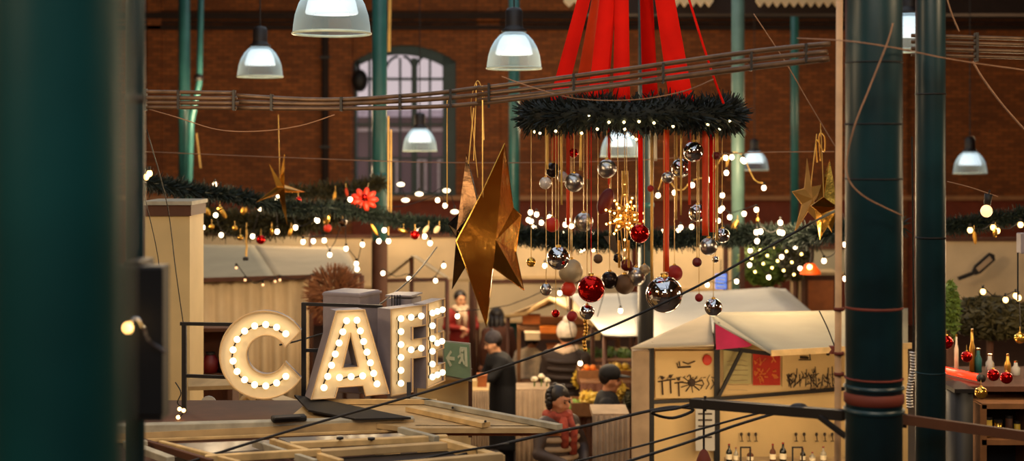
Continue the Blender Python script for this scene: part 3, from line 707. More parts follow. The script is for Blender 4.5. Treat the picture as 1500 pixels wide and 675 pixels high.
# long row of cream booth backs standing across the hall
def booth(pxa, pxb, pt, pb, D, mt, label, post_px=()):
    xa, xb = P(pxa, 0, D).x, P(pxb, 0, D).x; t = thing('booth_screen', label, 'stall', ((xa + xb) / 2, D, 0), 'cream booth backs across the hall')
    zt, zb_ = P(0, pt, D).z, P(0, pb, D).z
    MB().box(((xa + xb) / 2, D, (zt + zb_) / 2), (xb - xa, .06, zt - zb_)).build('cloth_panel', mt, t)
    MB().bar((xa, D - .04, zt), (xb, D - .04, zt), .04, .05).build('top_rail', 'wood_brown', t)
    MB().bar((xa, D - .04, zb_), (xb, D - .04, zb_), .04, .04).build('lower_rail', 'wood_beige', t)
    for x in (xa, xb, *[P(q, 0, D).x for q in post_px]): MB().tube([(x, D + .06, 0), (x, D + .06, zt)], .03, 8).build('pole', 'wood_brown', t, True)
    return t
booth(268, 452, 342, 362, 21.0, 'canvas_tan', 'tan booth back just above the grey canopy beside the cream tower')
booth(455, 545, 346, 420, 21.6, 'canvas_cream', 'cream booth back between the grey canopy and the green post')
booth(562, 690, 345, 410, 21.2, 'canvas_cream', 'cream booth back with the faint gable, beside the big gold star')
booth(694, 925, 350, 406, 20.6, 'canvas_cream', 'cream booth back hung with bulbs, under the silver ornaments')
booth(945, 1082, 352, 424, 20.2, 'canvas_cream', 'cream booth back behind the red matte ball')
booth(1144, 1320, 362, 400, 19.8, 'canvas_grey', 'greyish booth back above the orange lampshade')
booth(1378, 1530, 350, 440, 17.5, 'canvas_cream', 'cream booth back with the paddle at the far right')
booth(560, 738, 400, 520, 24.6, 'canvas_cream', 'pale backdrop cloth behind the person in the red jacket')
booth(700, 925, 412, 470, 23.6, 'canvas_tan', 'tan backdrop cloth low behind the food stall awning')
# little gabled tent in front of the second booth
t = thing('small_tent', 'little cream gabled tent roof in front of a booth back', 'tent', Vector((P(605, 0, 19.4).x, 19.4, 0)))
pk, pk2 = P(603, 374, 19.0), P(610, 374, 20.6)
membrane('canopy', (pk, pk2, P(560, 412, 20.2), P(556, 410, 18.8)), 'canvas_tan', t, .02); membrane('canopy', (pk, pk2, P(660, 408, 20.2), P(655, 408, 18.8)), 'canvas_tan', t, .02)
for px, py, D in ((558, 411, 18.8), (655, 409, 18.8), (603, 378, 19.1)): poleto(P(px, py, D), .03, 'wood_brown', t)
MB().bar(P(556, 411, 18.8), P(656, 409, 18.8), .03, .05).build('crossbar', 'wood_brown', t)

# grey canopy stall with the pleated curtain
t = thing('market_stall', 'stall with sloping grey canopy and pleated cream curtain beside the cream tower', 'stall', Vector((P(390, 0, 17.6).x, 17.6, 0)), 'market stalls')
a, b, c, d = P(262, 357, 18.9), P(505, 362, 18.9), P(530, 403, 16.6), P(262, 411, 16.6)
membrane('canopy', (a, P(372, 359, 18.9), P(404, 408, 16.6), d), 'canvas_grey', t, .03); membrane('canopy', (P(372, 359, 18.9), b, c, P(404, 408, 16.6)), 'canvas_tan', t, .03)
pleats('curtain', P(268, 411, 16.7), P(452, 408, 16.7), .9, P(0, 409, 16.7).z, 'canvas_cream', t, 9, .035)
MB().bar(d, c, .035, .05).build('edge_pole', 'wood_brown', t)
for p in (a, b, c, d): poleto(p, .03, 'wood_brown', t)
MB().box((P(360, 0, 16.9).x, 16.95, .45), (1.7, .5, .9)).build('counter', 'wood_brown', t)
t = thing('dried_bouquet', 'bushy reddish brown dried flower bunch hanging at the canopy end', 'bouquet', P(486, 436, 15.8))
m = MB()
for k in range(900):
    d_ = Vector((R.gauss(0, 1), R.gauss(0, .6), R.gauss(0, 1))).normalized(); c0 = P(490, 432, 16.15) + Vector((d_.x * .3, d_.y * .14, d_.z * .3)) * R.random() ** .4
    m.tube([c0, c0 + d_ * .09], [.012, .003], 3, False)
m.build('foliage', mat('dried', (132, 84, 52), .9, scale=12, var=.5), t); MB().tube([P(490, 440, 16.15), P(490, 480, 16.15), Vector((P(490, 0, 16.15).x, 16.15, 0))], .02).build('stem', 'wood_brown', t)

# pale lilac-grey canopies in the middle
def canopy_stall(label, roofs, poles, mt, sag=.03, rail=None):
    t = thing('market_stall', label, 'stall', Vector((roofs[0][0].x, roofs[0][0].y, 0)), 'market stalls')
    for q in roofs: membrane('canopy', q, mt, t, sag)
    for p in poles: poleto(p, .028, 'wood_brown', t)
    if rail: MB().bar(*rail, .04, .05).build('edge_pole', 'wood_beige', t)
    return t
canopy_stall('stall with pale lilac-grey canopy left of the black-sleeved post', [(P(832, 430, 17.4), P(934, 429, 17.4), P(934, 492, 15.2), P(884, 491, 15.2))],
             [P(836, 432, 17.3), P(933, 492, 15.3), P(886, 491, 15.3)], 'canvas_white')
canopy_stall('widest stall with pale grey canopy sloping behind the white poster stall', [(P(956, 430, 17.4), P(1132, 421, 17.4), P(1180, 462, 15.0), P(948, 502, 15.0)), (P(1132, 421, 17.4), P(1150, 423, 18.2), P(1200, 466, 16.8), P(1180, 462, 15.0))],
             [P(956, 430, 17.4), P(1132, 421, 17.4), P(1178, 462, 15.1)], 'canvas_white')
t = canopy_stall('food stall under a cream awning behind the shoppers', [(P(806, 437, 18.2), P(845, 432, 19.5), P(886, 468, 19.0), P(870, 476, 17.2)), (P(806, 437, 18.2), P(845, 432, 19.5), P(760, 458, 20), P(742, 462, 18.6))],
             [P(744, 462, 18.7), P(868, 475, 17.3)], 'canvas_cream', .04)
MB().tube([P(740, 463, 18.6), P(770, 459, 18.5), P(806, 438, 18.1), P(842, 457, 17.7), P(872, 477, 17.2)], .03, 8).build('piping', 'wood_pale', t, True)
MB().box(P(818, 480, 20.2), (86 * S(19), .05, 36 * S(19))).build('back_board', 'wood_orange', t)
for py, px0, px1 in ():
    MB().box(P((px0 + px1) / 2, py, 18.2), ((px1 - px0) * S(18.2), .35, .05)).build('shelf', 'crate', t)

# ---- the white poster stall
DW = 12.7
t = thing('poster_stall', 'white stall with hipped cream canopy and drawings pinned to its wall', 'stall', Vector((P(1080, 0, DW).x, DW, 0)), 'market stalls')
def W(px, py, d=0): return P(px, py, DW + (px - 955) * .0016 + d)
ridge0, ridge1 = P(1040, 458, 13.9), P(1330, 452, 14.2)
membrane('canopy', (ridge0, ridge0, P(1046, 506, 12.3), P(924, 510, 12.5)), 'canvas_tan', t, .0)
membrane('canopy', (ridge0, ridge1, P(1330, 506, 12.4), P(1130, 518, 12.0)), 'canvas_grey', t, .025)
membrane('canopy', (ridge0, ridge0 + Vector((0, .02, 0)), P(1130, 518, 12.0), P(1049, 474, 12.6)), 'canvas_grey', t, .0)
MB().slab([W(955, 500), W(1048, 500), W(1048, 700), W(955, 700)], .03, (0, -1, 0)).build('wall_panel', 'wall_cream', t)
MB().slab([W(1050, 500), W(1330, 500), W(1330, 700), W(1050, 700)], .03, (0, -1, 0)).build('wall_panel', 'wall_cream', t)
b0, b1 = W(925, 700), W(951, 700)
MB().box((P(938, 0, 12.6).x, 12.6, 1.1), (24 * S(12.6), .14, 2.2)).build('white_post', 'cloth_grey', t)
for px, wd in ((955, .035), (1050, .05)): 
    x_ = W(px, 0, -.05); MB().box((x_.x, x_.y, 1.12), (wd, .05, 2.24)).build('upright', 'black', t)
MB().bar(W(1050, 472, -.06), W(1050, 520, -.06), .05, .05).build('upright_top', 'black', t)
MB().bar(W(955, 505, -.04), W(1048, 504, -.04), .03, .05).build('valance', 'coat_brown', t)
MB().bar(P(1130, 517, 12.0), P(1335, 506, 12.35), .02, .05).build('valance', 'wood_pale', t)
MB().bar(W(955, 589, -.06), W(1050, 584, -.06), .03, .03).build('shelf_rail', 'iron', t); MB().bar(W(1050, 584, -.06), W(1240, 569, -.06), .03, .03).build('shelf_rail', 'iron', t)
MB().bar(W(1053, 580, -.12), W(1086, 514, -.12), .02, .03).build('brace', 'iron', t)
MB().bar(W(1048, 508, -.1), W(1128, 518, -.1), .03, .035).build('awning_arm', 'iron', t)
tag(MB().slab([P(1048, 474, 12.3), P(1102, 505, 12.3), P(1096, 508, 12.3), P(1049, 512, 12.3)], .01, (0, -1, 0)).build('pennant', 'pink'), 'magenta pink cloth triangle under the canopy of the poster stall', 'cloth')
# posters with drawings
def poster(name, label, x0, y0, x1, y1, paper, draw, inkm):
    t = thing(name, label, 'poster', W((x0 + x1) / 2, y1, -.04))
    MB().slab([W(x0, y0, -.035), W(x1, y0, -.035), W(x1, y1, -.035), W(x0, y1, -.035)], .006, (0, -1, 0)).build('sheet', paper, t)
    m = MB(); draw(m); m.build('printed_pattern', inkm, t); return t
def stroke(m, pts, r, d=-.05): m.tube([W(x, y, d) for x, y in pts], r * .72 * S(DW), 4)
def d1(m):
    for (x, y) in ((970, 568), (982, 566), (994, 570)):
        stroke(m, [(x, y - 10), (x + 1, y + 10)], 1.6); stroke(m, [(x - 6, y - 9), (x + 7, y - 11)], 1.3); m.ball(W(x, y - 15, -.045), 2.6 * S(DW), 8, 5, (1, .3, 1))
    for k in range(10): a = k * PI / 5 + .2; stroke(m, [(1013, 562), (1013 + 17 * math.cos(a), 562 + 13 * math.sin(a))], 1.3 if k % 2 else .9)
    m.ball(W(1013, 560, -.045), 6 * S(DW), 10, 6, (1, .3, 1))
    for x in range(964, 1046, 6): stroke(m, [(x, 552 + R.random() * 5), (x + 4, 548 + R.random() * 6)], .7)
    for x in (1028, 1036, 1043): stroke(m, [(x, 556), (x + 3, 562), (x - 2, 570)], 1)
    stroke(m, [(992, 532), (993, 538), (1012, 537)], 1.7); stroke(m, [(1000, 530), (1008, 533), (1018, 529)], 1.3); stroke(m, [(995, 529), (996, 536)], 1.2)
poster('drawing_sheet', 'cream sheet with black ink figures and a spiky sun, between two uprights', 960, 514, 1046, 583, 'wall_cream', d1, 'ink')
t = tag(MB().ball(W(1036, 527, -.06), 7 * S(DW), 16, 8, (1, .2, 1.15)).build('round_sticker', 'red_orange', smooth=True), 'round orange-red badge above the ink drawing', 'badge')
def d2(m):
    for i in range(7):
        y = 527 + i * 7; stroke(m, [(1064 + 10 * k + R.random() * 3, y + R.random() * 3) for k in range(4)], .4)
poster('notice_sheet', 'pale greenish notice sheet behind the diagonal brace', 1060, 512, 1100, 562, 'paper_grey', d2, 'cloth_grey')
def d3(m):
    for k in range(26): x, y = 1106 + R.random() * 33, 520 + R.random() * 40; stroke(m, [(x, y), (x + R.uniform(-5, 5), y + R.uniform(-5, 5)), (x + R.uniform(-6, 6), y + R.uniform(-4, 6))], R.uniform(.8, 1.9))
poster('red_poster', 'red and orange printed poster pinned to the white stall wall', 1103, 516, 1143, 564, 'red_print', d3, 'print_orange')
def d4(m):
    for k in range(46): x, y = 1152 + R.random() * 74, 546 + R.random() * 20; stroke(m, [(x, y), (x + R.uniform(-5, 5), y + R.uniform(-7, 7)), (x + R.uniform(-6, 6), y + R.uniform(-8, 8))], R.uniform(.6, 1.5))
    for k in range(9): x = 1156 + k * 8; stroke(m, [(x, 566), (x + R.uniform(-2, 3), 550 - R.random() * 14)], 1.1)
    stroke(m, [(1172, 523), (1184, 524)], 2.5); stroke(m, [(1170, 527), (1188, 527)], 1); stroke(m, [(1186, 518), (1187, 527)], 1.2)
    m.ball(W(1213, 518, -.045), 3 * S(DW), 8, 5, (1, .3, 1))
poster('drawing_sheet', 'wide cream sheet crowded with black ink scrawls next to the red poster', 1146, 512, 1232, 566, 'wall_cream', d4, 'ink')
# bottles and glasses on the counter below
t = thing('bar_counter', 'counter at the foot of the white stall wall holding the bottles', 'counter', Vector((W(1140, 0).x, 12.5, 0)))
zc_ = P(0, 676, 12.33).z
MB().box((W(1145, 0).x, 12.33, zc_ / 2 - .02), (190 * S(DW), .35, zc_ - .04)).build('front_board', 'wood_brown', t); MB().box((W(1145, 0).x, 12.33, zc_ - .02), (196 * S(DW), .4, .04)).build('worktop', 'wood_beige', t)
def bottle(px, top, w, mt, label, D=12.33, labelled=True, base=676):
    c = P(px, base, D); h = (base - top) * S(D); r = w / 2 * S(D)
    t = thing('bottle', label, 'bottle', c, 'bottles on the counter')
    MB().lathe([(0, 0), (r, 0), (r, h * .55), (r * .8, h * .64), (r * .34, h * .74), (r * .3, h * .95), (0, h * .95)], c, 16).build('glass_body', mt, t, True)
    MB().lathe([(0, h * .94), (r * .36, h * .94), (r * .36, h), (0, h)], c, 12).build('cap', 'coat_red', t)
    if labelled: MB().lathe([(r * 1.03, h * .15), (r * 1.04, h * .45)], c, 16).build('paper_label', 'label_paper', t, True)
bottle(1147, 648, 10, 'bottle_dark', 'tallest black bottle on the counter of the white stall')
bottle(1132, 650, 9, 'coat_brown', 'brown bottle with pale label beside the tallest black one')
bottle(1176, 656, 8, 'bottle_dark', 'short dark bottle just inside the small counter frame')
bottle(1190, 662, 9, 'bottle_clear', 'clear squat bottle near the thick post')
bottle(1206, 654, 9, 'bottle_clear', 'clear bottle with red cap standing closest to the thick post')
bottle(1068, 650, 9, 'bottle_dark', 'dark bottle beside the black upright of the white stall')
bottle(1099, 658, 10, 'coat_brown', 'brown stubby bottle within the thin wire frame')
bottle(1078, 655, 7, 'bottle_clear', 'slim clear bottle next to the black upright')
for i, (px, lb) in enumerate([(1086, 'first stencilled glass mark'), (1097, 'second'), (1107, 'third'), (1166, 'd'), (1178, 'e'), (1196, 'f'), (1208, 'g'), (1219, 'h')]):
    m = MB(); y = 640
    stroke(m, [(px, y - 6), (px + 1, y + 5)], 1.2); stroke(m, [(px - 2, y + 6), (px + 3, y + 6)], .9); m.ball(W(px, y - 4, -.045), 2.3 * S(DW), 8, 5, (1, .3, 1.3))
    tag(m.build('wall_hook', 'ink'), 'small dark hook in the row above the counter bottles', 'hook', 'small dark hooks on the white stall wall')
for px, lb in ((1092, 'thin dark wire frame standing on the counter near the upright'), (1168, 'thin dark wire frame standing on the counter beside the black bottle')):
    t = thing('counter_frame', lb, 'frame', P(px, 676, 12.22))
    for (a, b) in (((px - 7, 676), (px - 7, 655)), ((px + 7, 676), (px + 7, 655)), ((px - 8, 655), (px + 8, 655))): MB().bar(P(*a, 12.22), P(*b, 12.22), .012, .012).build('bar', 'iron', t)
# pendant under the beam of the white stall
t = thing('lantern_lamp', 'small rusty lamp hanging on a rod below the dark beam', 'lamp', P(1031, 668, 10))
MB().tube([P(1031, 598, 10), P(1031, 660, 10)], .008).build('hanging_rod', 'iron', t); MB().lathe([(.01, .05), (.03, .03), (.05, -.02), (.055, -.05)], P(1031, 668, 10), 16).build('shade', 'rust', t, True)
t = thing('pillar_hanger', 'white hanging sheet with dark lettering-like marks behind the rod lamp', 'sheet', W(1036, 640, -.2))
MB().slab([W(1019, 596, -.2), W(1047, 596, -.2), W(1047, 660, -.2), W(1019, 660, -.2)], .01, (0, -1, 0)).build('sheet', 'canvas_white', t)
m = MB(); [stroke(m, [(1023, y), (1043, y)], 1.6, -.22) for y in (606, 615, 624, 640)]; m.build('printed_pattern', 'ink', t)
# red-brown hook fitting on the right eave
t = thing('pulley', 'rusty pulley fitting on the canopy corner beside the pole', 'pulley', P(1224, 512, 11.6))
MB().lathe([(0, -.03), (.05, -.03), (.03, 0), (.05, .03), (0, .03)], P(1223, 512, 11.6), 16).build('wheel', 'rust', t, True); MB().bar(P(1223, 512, 11.6), P(1229, 478, 11.6), .02, .02).build('mount_hook', 'rust', t)
cable([(1200, 455, 11.6), (1212, 480, 11.6), (1223, 508, 11.6)], 1, 'cable_black', 'short black tether on the canopy corner')

# ---------------------------------------------------------------- greenery, orange lamp and blue screen behind
def bush(name, label, c, rx, rz, n, mt, leaf=.05, ry=None, trunk=True):
    c = Vector(c); ry = ry or rx; t = thing(name, label, 'plant', Vector((c.x, c.y, 0)))
    m = MB()
    for k in range(n):
        d = Vector((R.gauss(0, 1), R.gauss(0, 1), R.gauss(0, 1))).normalized(); rr = R.random() ** .35
        p = c + Vector((d.x * rx, d.y * ry, d.z * rz)) * rr; u = Vector((R.gauss(0, 1), R.gauss(0, 1), R.gauss(0, .6))).normalized(); v = u.orthogonal().normalized()
        l = leaf * R.uniform(.6, 1.4); m.add([p - v * l * .35, p + u * l, p + v * l * .35, p - u * l], [(0, 1, 2, 3)])
    m.build('foliage', mt, t, fixn=False)
    if trunk: MB().tube([Vector((c.x, c.y, 0)), c], .035, 8).build('stem', 'wood_brown', t)
    return t
bush('potted_tree', 'green leafy tree standing behind the pale grey canopy', P(1122, 385, 19), 40 * S(19), 34 * S(19), 2600, 'leaf_green', .06, .3)
bush('potted_tree', 'darker olive bush with bulbs near the orange lampshade', P(1165, 382, 18.4), 22 * S(18.4), 30 * S(18.4), 1400, 'fir_olive', .055, .25)
bush('christmas_tree', 'dark fir bush hanging over the red tube at the far right', P(1450, 465, 14), 62 * S(14), 32 * S(14), 3400, 'fir_olive', .05, .3)
bush('christmas_tree', 'pale frosted fir standing right beside the second dark post', P(1392, 455, 12.5), 13 * S(12.5), 45 * S(12.5), 1100, 'leaf_green', .035, .08)
t = thing('orange_lamp', 'glowing orange lampshade hanging above the brown cupboard', 'lamp', P(1187, 392, 15.5))
MB().lathe([(.03, .08), (.05, .075), (.11, -.01), (.115, -.04)], P(1187, 396, 15.5), 24).build('lamp_shade', 'shade_orange', t, True)
MB().tube([P(1187, 386, 15.5), P(1190, 362, 15.5), P(1190, 345, 15.5)], .012).build('hanging_cord', 'cable_black', t)
MB().ball(P(1186, 391, 15.38), .03, 10, 8).build('bulb', 'bulb_warm', t, True)
t = thing('cupboard', 'brown wooden cupboard glowing under the orange lampshade', 'cupboard', Vector((P(1202, 0, 18.8).x, 18.8, 0)))
zt_ = P(0, 402, 18.8).z; xw = 46 * S(18.8)
MB().box((P(1202, 0, 18.8).x, 19.0, zt_ / 2), (xw, .4, zt_)).build('carcass', 'wood_brown', t)
MB().box((P(1202, 0, 18.8).x, 18.78, zt_ - .3), (xw * .8, .03, .45)).build('door', 'wood_orange', t); MB().box((P(1202, 0, 18.8).x, 18.95, zt_ + .02), (xw + .06, .5, .04)).build('top_board', 'wood_beige', t)
t = thing('blue_board', 'small glowing blue and white sign above the pale canopy', 'sign', P(1056, 412, 18.6))
MB().box(P(1056, 412, 18.6), (16 * S(18.6), .03, 22 * S(18.6))).build('screen', 'board_blue', t)
m = MB(); [m.tube([P(1050, 404 + 5 * k, 18.57), P(1062, 405 + 5 * k, 18.57)], .009, 5) for k in range(4)]; m.build('lettering', 'sign_white', t)
MB().tube([P(1056, 401, 18.6), P(1056, 380, 18.6)], .006).build('hanging_cord', 'cable_black', t)
for px, D, z0 in ((1219, 16, 455), (1141, 17, 400)):
    pass
t = thing('curtain', 'cream curtain strips hanging beside the cupboard', 'curtain', P(1172, 430, 17.3))
pleats('curtain', P(1158, 430, 18.6), P(1174, 430, 18.6), .6, P(0, 385, 18.6).z, 'canvas_cream', t, 3, .03)
# dark wooden uprights behind the balls
for px, a_, b_, D, lb in ((1063, 350, 425, 19.0, 'dark wooden upright behind the pair of silver ornaments'), (1087, 352, 405, 18.5, 'short dark upright at the edge of the leafy tree')):
    t = MB().box((P(px, 0, D).x, D, P(0, a_, D).z / 2), (.06, .06, P(0, a_, D).z)).build('wooden_upright', 'wood_brown'); tag(t, lb, 'post')

# ---------------------------------------------------------------- far right corner
t = thing('paddle_sign', 'wooden paddle with dark outline leaning on the cream booth back', 'paddle', P(1440, 386, 17.2))
m = MB(); q = [P(x, y, 17.2) for x, y in ((1424, 398), (1428, 389), (1450, 370), (1457, 373), (1458, 381), (1437, 400), (1429, 403))]; m.slab(q, .03, (0, -1, 0)); m.build('blade', 'iron', t)
m = MB(); m.slab([P(x, y, 17.16) for x, y in ((1430, 393), (1450, 375), (1454, 381), (1434, 398))], .01, (0, -1, 0)); m.build('blade_face', 'cloth_grey', t)
MB().bar(P(1425, 400, 17.2), P(1404, 408, 17.2), .05, .04).build('handle', 'iron', t)
t = thing('neon_tube', 'glowing red tube lying across the stall at the far right', 'tube light', P(1410, 546, 11.45))
MB().tube([P(1381, 541, 11.45), P(1434, 553, 11.04)], 5 * S(11.4), 14).build('tube', 'neon', t, True); MB().tube([P(1434, 553, 11.04), P(1440, 554.3, 11.0)], 5.5 * S(11.4), 12).build('end_cap', 'iron', t, True)
t = thing('stall_shelf', 'dark wooden shelf unit with small wares at the far right', 'shelf', Vector((P(1465, 0, 11).x, 11, 0)))
for px in (1428, 1505): MB().box((P(px, 0, 11).x, 11, P(0, 586, 11).z / 2), (.05, .4, P(0, 586, 11).z)).build('side_panel', 'crate', t)
for py in (588, 640): MB().box((P(1467, 0, 11).x, 11, P(0, py, 11).z), (82 * S(11), .4, .04)).build('shelf', 'crate', t)
MB().box((P(1467, 0, 11).x, 11.2, P(0, 586, 11).z / 2), (80 * S(11), .02, P(0, 586, 11).z)).build('back_panel', 'black', t)
for i, (px, w, h, mt, lb) in enumerate([(1447, 12, 24, 'fruit_yellow', 'yellow tin on the shelf, beside the brown one'), (1462, 12, 20, 'gold_ball', 'golden tin in the middle of the shelf'), (1478, 10, 26, 'wood_brown', 'tall brown tin on the shelf'), (1490, 9, 18, 'fruit_yellow', 'small yellow tin at the shelf end')]):
    b_ = thing('tin', lb, 'tin', P(px, 639, 10.9), 'tins on the shelf')
    MB().lathe([(0, 0), (w / 2 * S(11), 0), (w / 2 * S(11), h * S(11)), (0, h * S(11))], P(px, 638, 10.9), 16).build('body', mt, b_, True); MB().lathe([(0, 0), (w / 1.9 * S(11), 0), (w / 1.9 * S(11), .02), (0, .02)], P(px, 638 - h, 10.9), 16).build('lid', 'iron', b_)
t = thing('black_crate', 'black box standing beside the wooden shelf under the red tube', 'box', P(1415, 620, 10.6))
MB().box((P(1414, 0, 10.6).x, 10.8, P(0, 574, 10.6).z / 2), (26 * S(10.6), .35, P(0, 574, 10.6).z)).build('body', 'black', t, True); MB().box((P(1414, 0, 10.6).x, 10.8, P(0, 573, 10.6).z), (30 * S(10.6), .38, .03)).build('lid', 'iron', t)
t = thing('orange_banner', 'narrow orange-red cloth hanging beside the second dark post', 'cloth', P(1392, 600, 11.6))
MB().slab([P(1380, 570, 11.6), P(1401, 570, 11.6), P(1401, 626, 11.6), P(1380, 626, 11.6)], .02, (0, -1, 0)).build('cloth', 'ribbon_orange', t)
MB().tube([P(1378, 569, 11.6), P(1404, 569, 11.6)], .012).build('hanging_rod', 'iron', t)
for i, (px, top, bt, w, mt, lb) in enumerate([(1424, 485, 545, 8, 'gold_soft', 'gold bottle shape standing behind the red balls'), (1433, 512, 545, 10, 'board_teal', 'turquoise packet behind the red balls'), (1450, 520, 548, 12, 'canvas_white', 'pale crumpled bag on the stall table'), (1476, 520, 552, 9, 'gold_soft', 'slim golden bottle at the far end of the stall table'), (1401, 492, 540, 6, 'ribbon_white', 'white candle beside the frosted fir'), (1488, 530, 552, 12, 'canvas_white', 'white cup at the frame edge')]):
    if mt not in M: M[mt] = mat(mt, (20, 90, 90), .6)
    c = P(px, bt, 11.5); h = (bt - top) * S(11.5); r = w / 2 * S(11.5)
    b_ = thing('stall_ware', lb, 'ware', c, 'wares on the stall table'); MB().lathe([(0, 0), (r, 0), (r, h * .6), (r * .5, h * .75), (r * .4, h), (0, h)], c, 14).build('body', mt, b_, True)
    MB().lathe([(0, h * .98), (r * .45, h * .98), (r * .45, h * 1.06), (0, h * 1.06)], c, 12).build('cap', 'gold_ball', b_)
t = thing('stall_table', 'dark table carrying candles and bottles at the far right', 'table', Vector((P(1450, 0, 11.6).x, 11.6, 0)))
zt_ = P(0, 549, 11.5).z
MB().box((P(1452, 0, 11.6).x, 11.45, zt_ - .02), (150 * S(11.6), 1.0, .04)).build('table_top', 'wood_brown', t)
for px in (1384, 1515):
    MB().box((P(px, 0, 11.6).x, 11.7, zt_ / 2 - .02), (.05, .45, zt_ - .04)).build('leg', 'wood_brown', t)
MB().box((P(1452, 0, 11.6).x, 11.95, zt_ / 2), (150 * S(11.6), .02, zt_)).build('back_panel', 'coat_brown', t)
t = thing('junction_box', 'grey metal box fixed at the right frame edge', 'box', P(1497, 355, 10))
MB().box(P(1499, 356, 10), (14 * S(10), .1, 30 * S(10)), None, .008).build('housing', 'letter_side', t); MB().tube([P(1491, 370, 10), P(1491, 440, 10)], .006).build('cord', 'cable_black', t)

# exit sign
t = thing('exit_sign', 'tilted green exit sign with white arrow beside the letter E', 'sign', P(668, 555, 11))
q = [P(650, 501, 11), P(687, 505, 11), P(689, 556, 11), P(651, 549, 11)]
MB().slab([P(648, 499, 11.02), P(689, 503, 11.02), P(691, 559, 11.02), P(649, 551, 11.02)], .03, (0, -1, 0)).build('frame', 'wood_grey', t); MB().slab(q, .012, (0, -1, 0)).build('panel', 'sign_green', t)
m = MB()
for poly in ([(653, 524), (660, 513), (662, 516), (658, 522), (666, 523), (666, 528), (658, 527), (662, 535), (659, 537)], [(673, 511), (674, 508), (684, 509), (685, 537), (681, 536), (680, 513), (675, 512), (675, 519), (673, 519)],
             [(675, 517), (679, 518), (679, 526), (682, 534), (679, 534), (677, 528), (674, 533), (671, 532), (675, 524), (674, 522), (671, 525), (670, 522)]):
    m.slab([P(x, y, 10.97) for x, y in poly], .008, (0, -1, 0))
m.ball(P(677, 514, 10.97), 2.2 * S(11), 8, 6, (1, .3, 1)); m.build('pictogram', 'sign_white', t)
MB().bar(P(689, 540, 11.05), P(689, 640, 11.05), .03, .03).build('bracket', 'wood_brown', t)
t = thing('beige_screen', 'plain beige partition under the exit sign', 'partition', Vector((P(655, 0, 11.3).x, 11.3, 0)))
MB().box((P(650, 0, 11.3).x, 11.35, P(0, 552, 11.3).z / 2), (78 * S(11.3), .06, P(0, 552, 11.3).z)).build('panel', 'panel_cream', t)
MB().bar(P(611, 552, 11.28), P(691, 553, 11.28), .05, .03).build('top_rail', 'wood_beige', t)
# ================================================================ STARS
def star(name, label, tips, apex, D, dpx, mt, inner=.42, tilt=None, h=.12, strings=(), group=None, inners=None):
    """tips: five frame points in order; dpx: metres of depth gained per pixel to the right (the star stands turned to the viewer)"""
    cx_ = sum(t[0] for t in tips) / 5; cy_ = sum(t[1] for t in tips) / 5
    def q(x, y): return P(x, y, D) + Vector((0, (x - cx_) * dpx, 0))
    T_ = [q(*t) for t in tips]; C_ = q(cx_, cy_)
    nrm = (T_[0] - C_).cross(T_[1] - C_); 
    for i in range(1, 5): nrm += (T_[i] - C_).cross(T_[(i + 1) % 5] - C_)
    nrm.normalize()
    if nrm.y > 0: nrm = -nrm
    I_ = [q(*i) for i in inners] if inners else [C_ + ((T_[i] + T_[(i + 1) % 5]) / 2 - C_) * inner / .81 for i in range(5)]
    t = thing(name, label, 'star', C_, group)
    for sd, nm in ((1, 'front_face'), (-1, 'back_face')):
        A_ = (P(apex[0], apex[1], D) + Vector((0, (apex[0] - cx_) * dpx * .0, 0)) if apex and sd == 1 else C_ + nrm * h * sd)
        if apex and sd == 1: A_ = Vector((A_.x, C_.y + nrm.y * h, A_.z))
        m = MB()
        for i in range(5):
            m.add([A_, T_[i], I_[i]], [(0, 1, 2)]); m.add([A_, I_[i - 1], T_[i]], [(0, 1, 2)])
        m.build(nm, mt, t)
    m = MB()
    for i in range(5): m.tube([I_[i - 1], T_[i], I_[i]], .0025, 5, False)
    m.build('seam', mt, t)
    for st in strings:
        MB().tube([q(*p) for p in st], .004, 6).build('hanging_cord', 'ribbon_gold', t)
    return t
star('foil_star', 'large shiny gold foil star hanging in front of the market', [(739, 210), (672, 346), (713, 474), (768, 432), (764, 318)], (727, 350), 8.5, .0075, 'gold',
     inners=[(708, 278), (688, 394), (723, 391), (756, 372), (752, 306)], h=.22, strings=[[(708, 290), (708, 148)]])
star('foil_star', 'dark bronze foil star hanging just behind the large gold one', [(683, 226), (655, 330), (661, 426), (720, 400), (735, 300)], None, 9.3, -.004, 'bronze',
     h=.14, strings=[[(686, 240), (694, 158)]])
star('foil_star', 'small gold foil star on the fir garland beside the cream tower', [(416, 226), (396, 240), (378, 296), (420, 330), (444, 282)], None, 13.6, .004, 'gold_soft', h=.1, inner=.17, strings=[[(410, 262), (408, 168)]])
star('foil_star', 'bright gold foil star hanging next to the wooden pole', [(1217, 234), (1180, 300), (1198, 350), (1221, 341), (1235, 292)], None, 10.6, .006, 'gold', h=.1, inner=.34, strings=[[(1206, 300), (1200, 190)]])
star('foil_star', 'flat tan star half hidden behind the bright gold one', [(1182, 232), (1157, 280), (1161, 341), (1205, 330), (1212, 270)], None, 11.4, .003, 'tan_star', h=.06, inner=.34, strings=[[(1186, 290), (1198, 196)]])
t = thing('wire_twist', 'twisted golden wire loop above the tan star', 'wire', P(1202, 212, 11.0))
MB().tube(curve_pts([P(1197, 238, 11), P(1196, 204, 11), P(1207, 222, 11), P(1208, 200, 11), P(1200, 198, 11), P(1202, 236, 11)]), .006, 6).build('wire', 'gold_soft', t, True); MB().tube([P(1202, 200, 11), P(1202, 180, 11)], .003).build('hanging_cord', 'ribbon_gold', t)

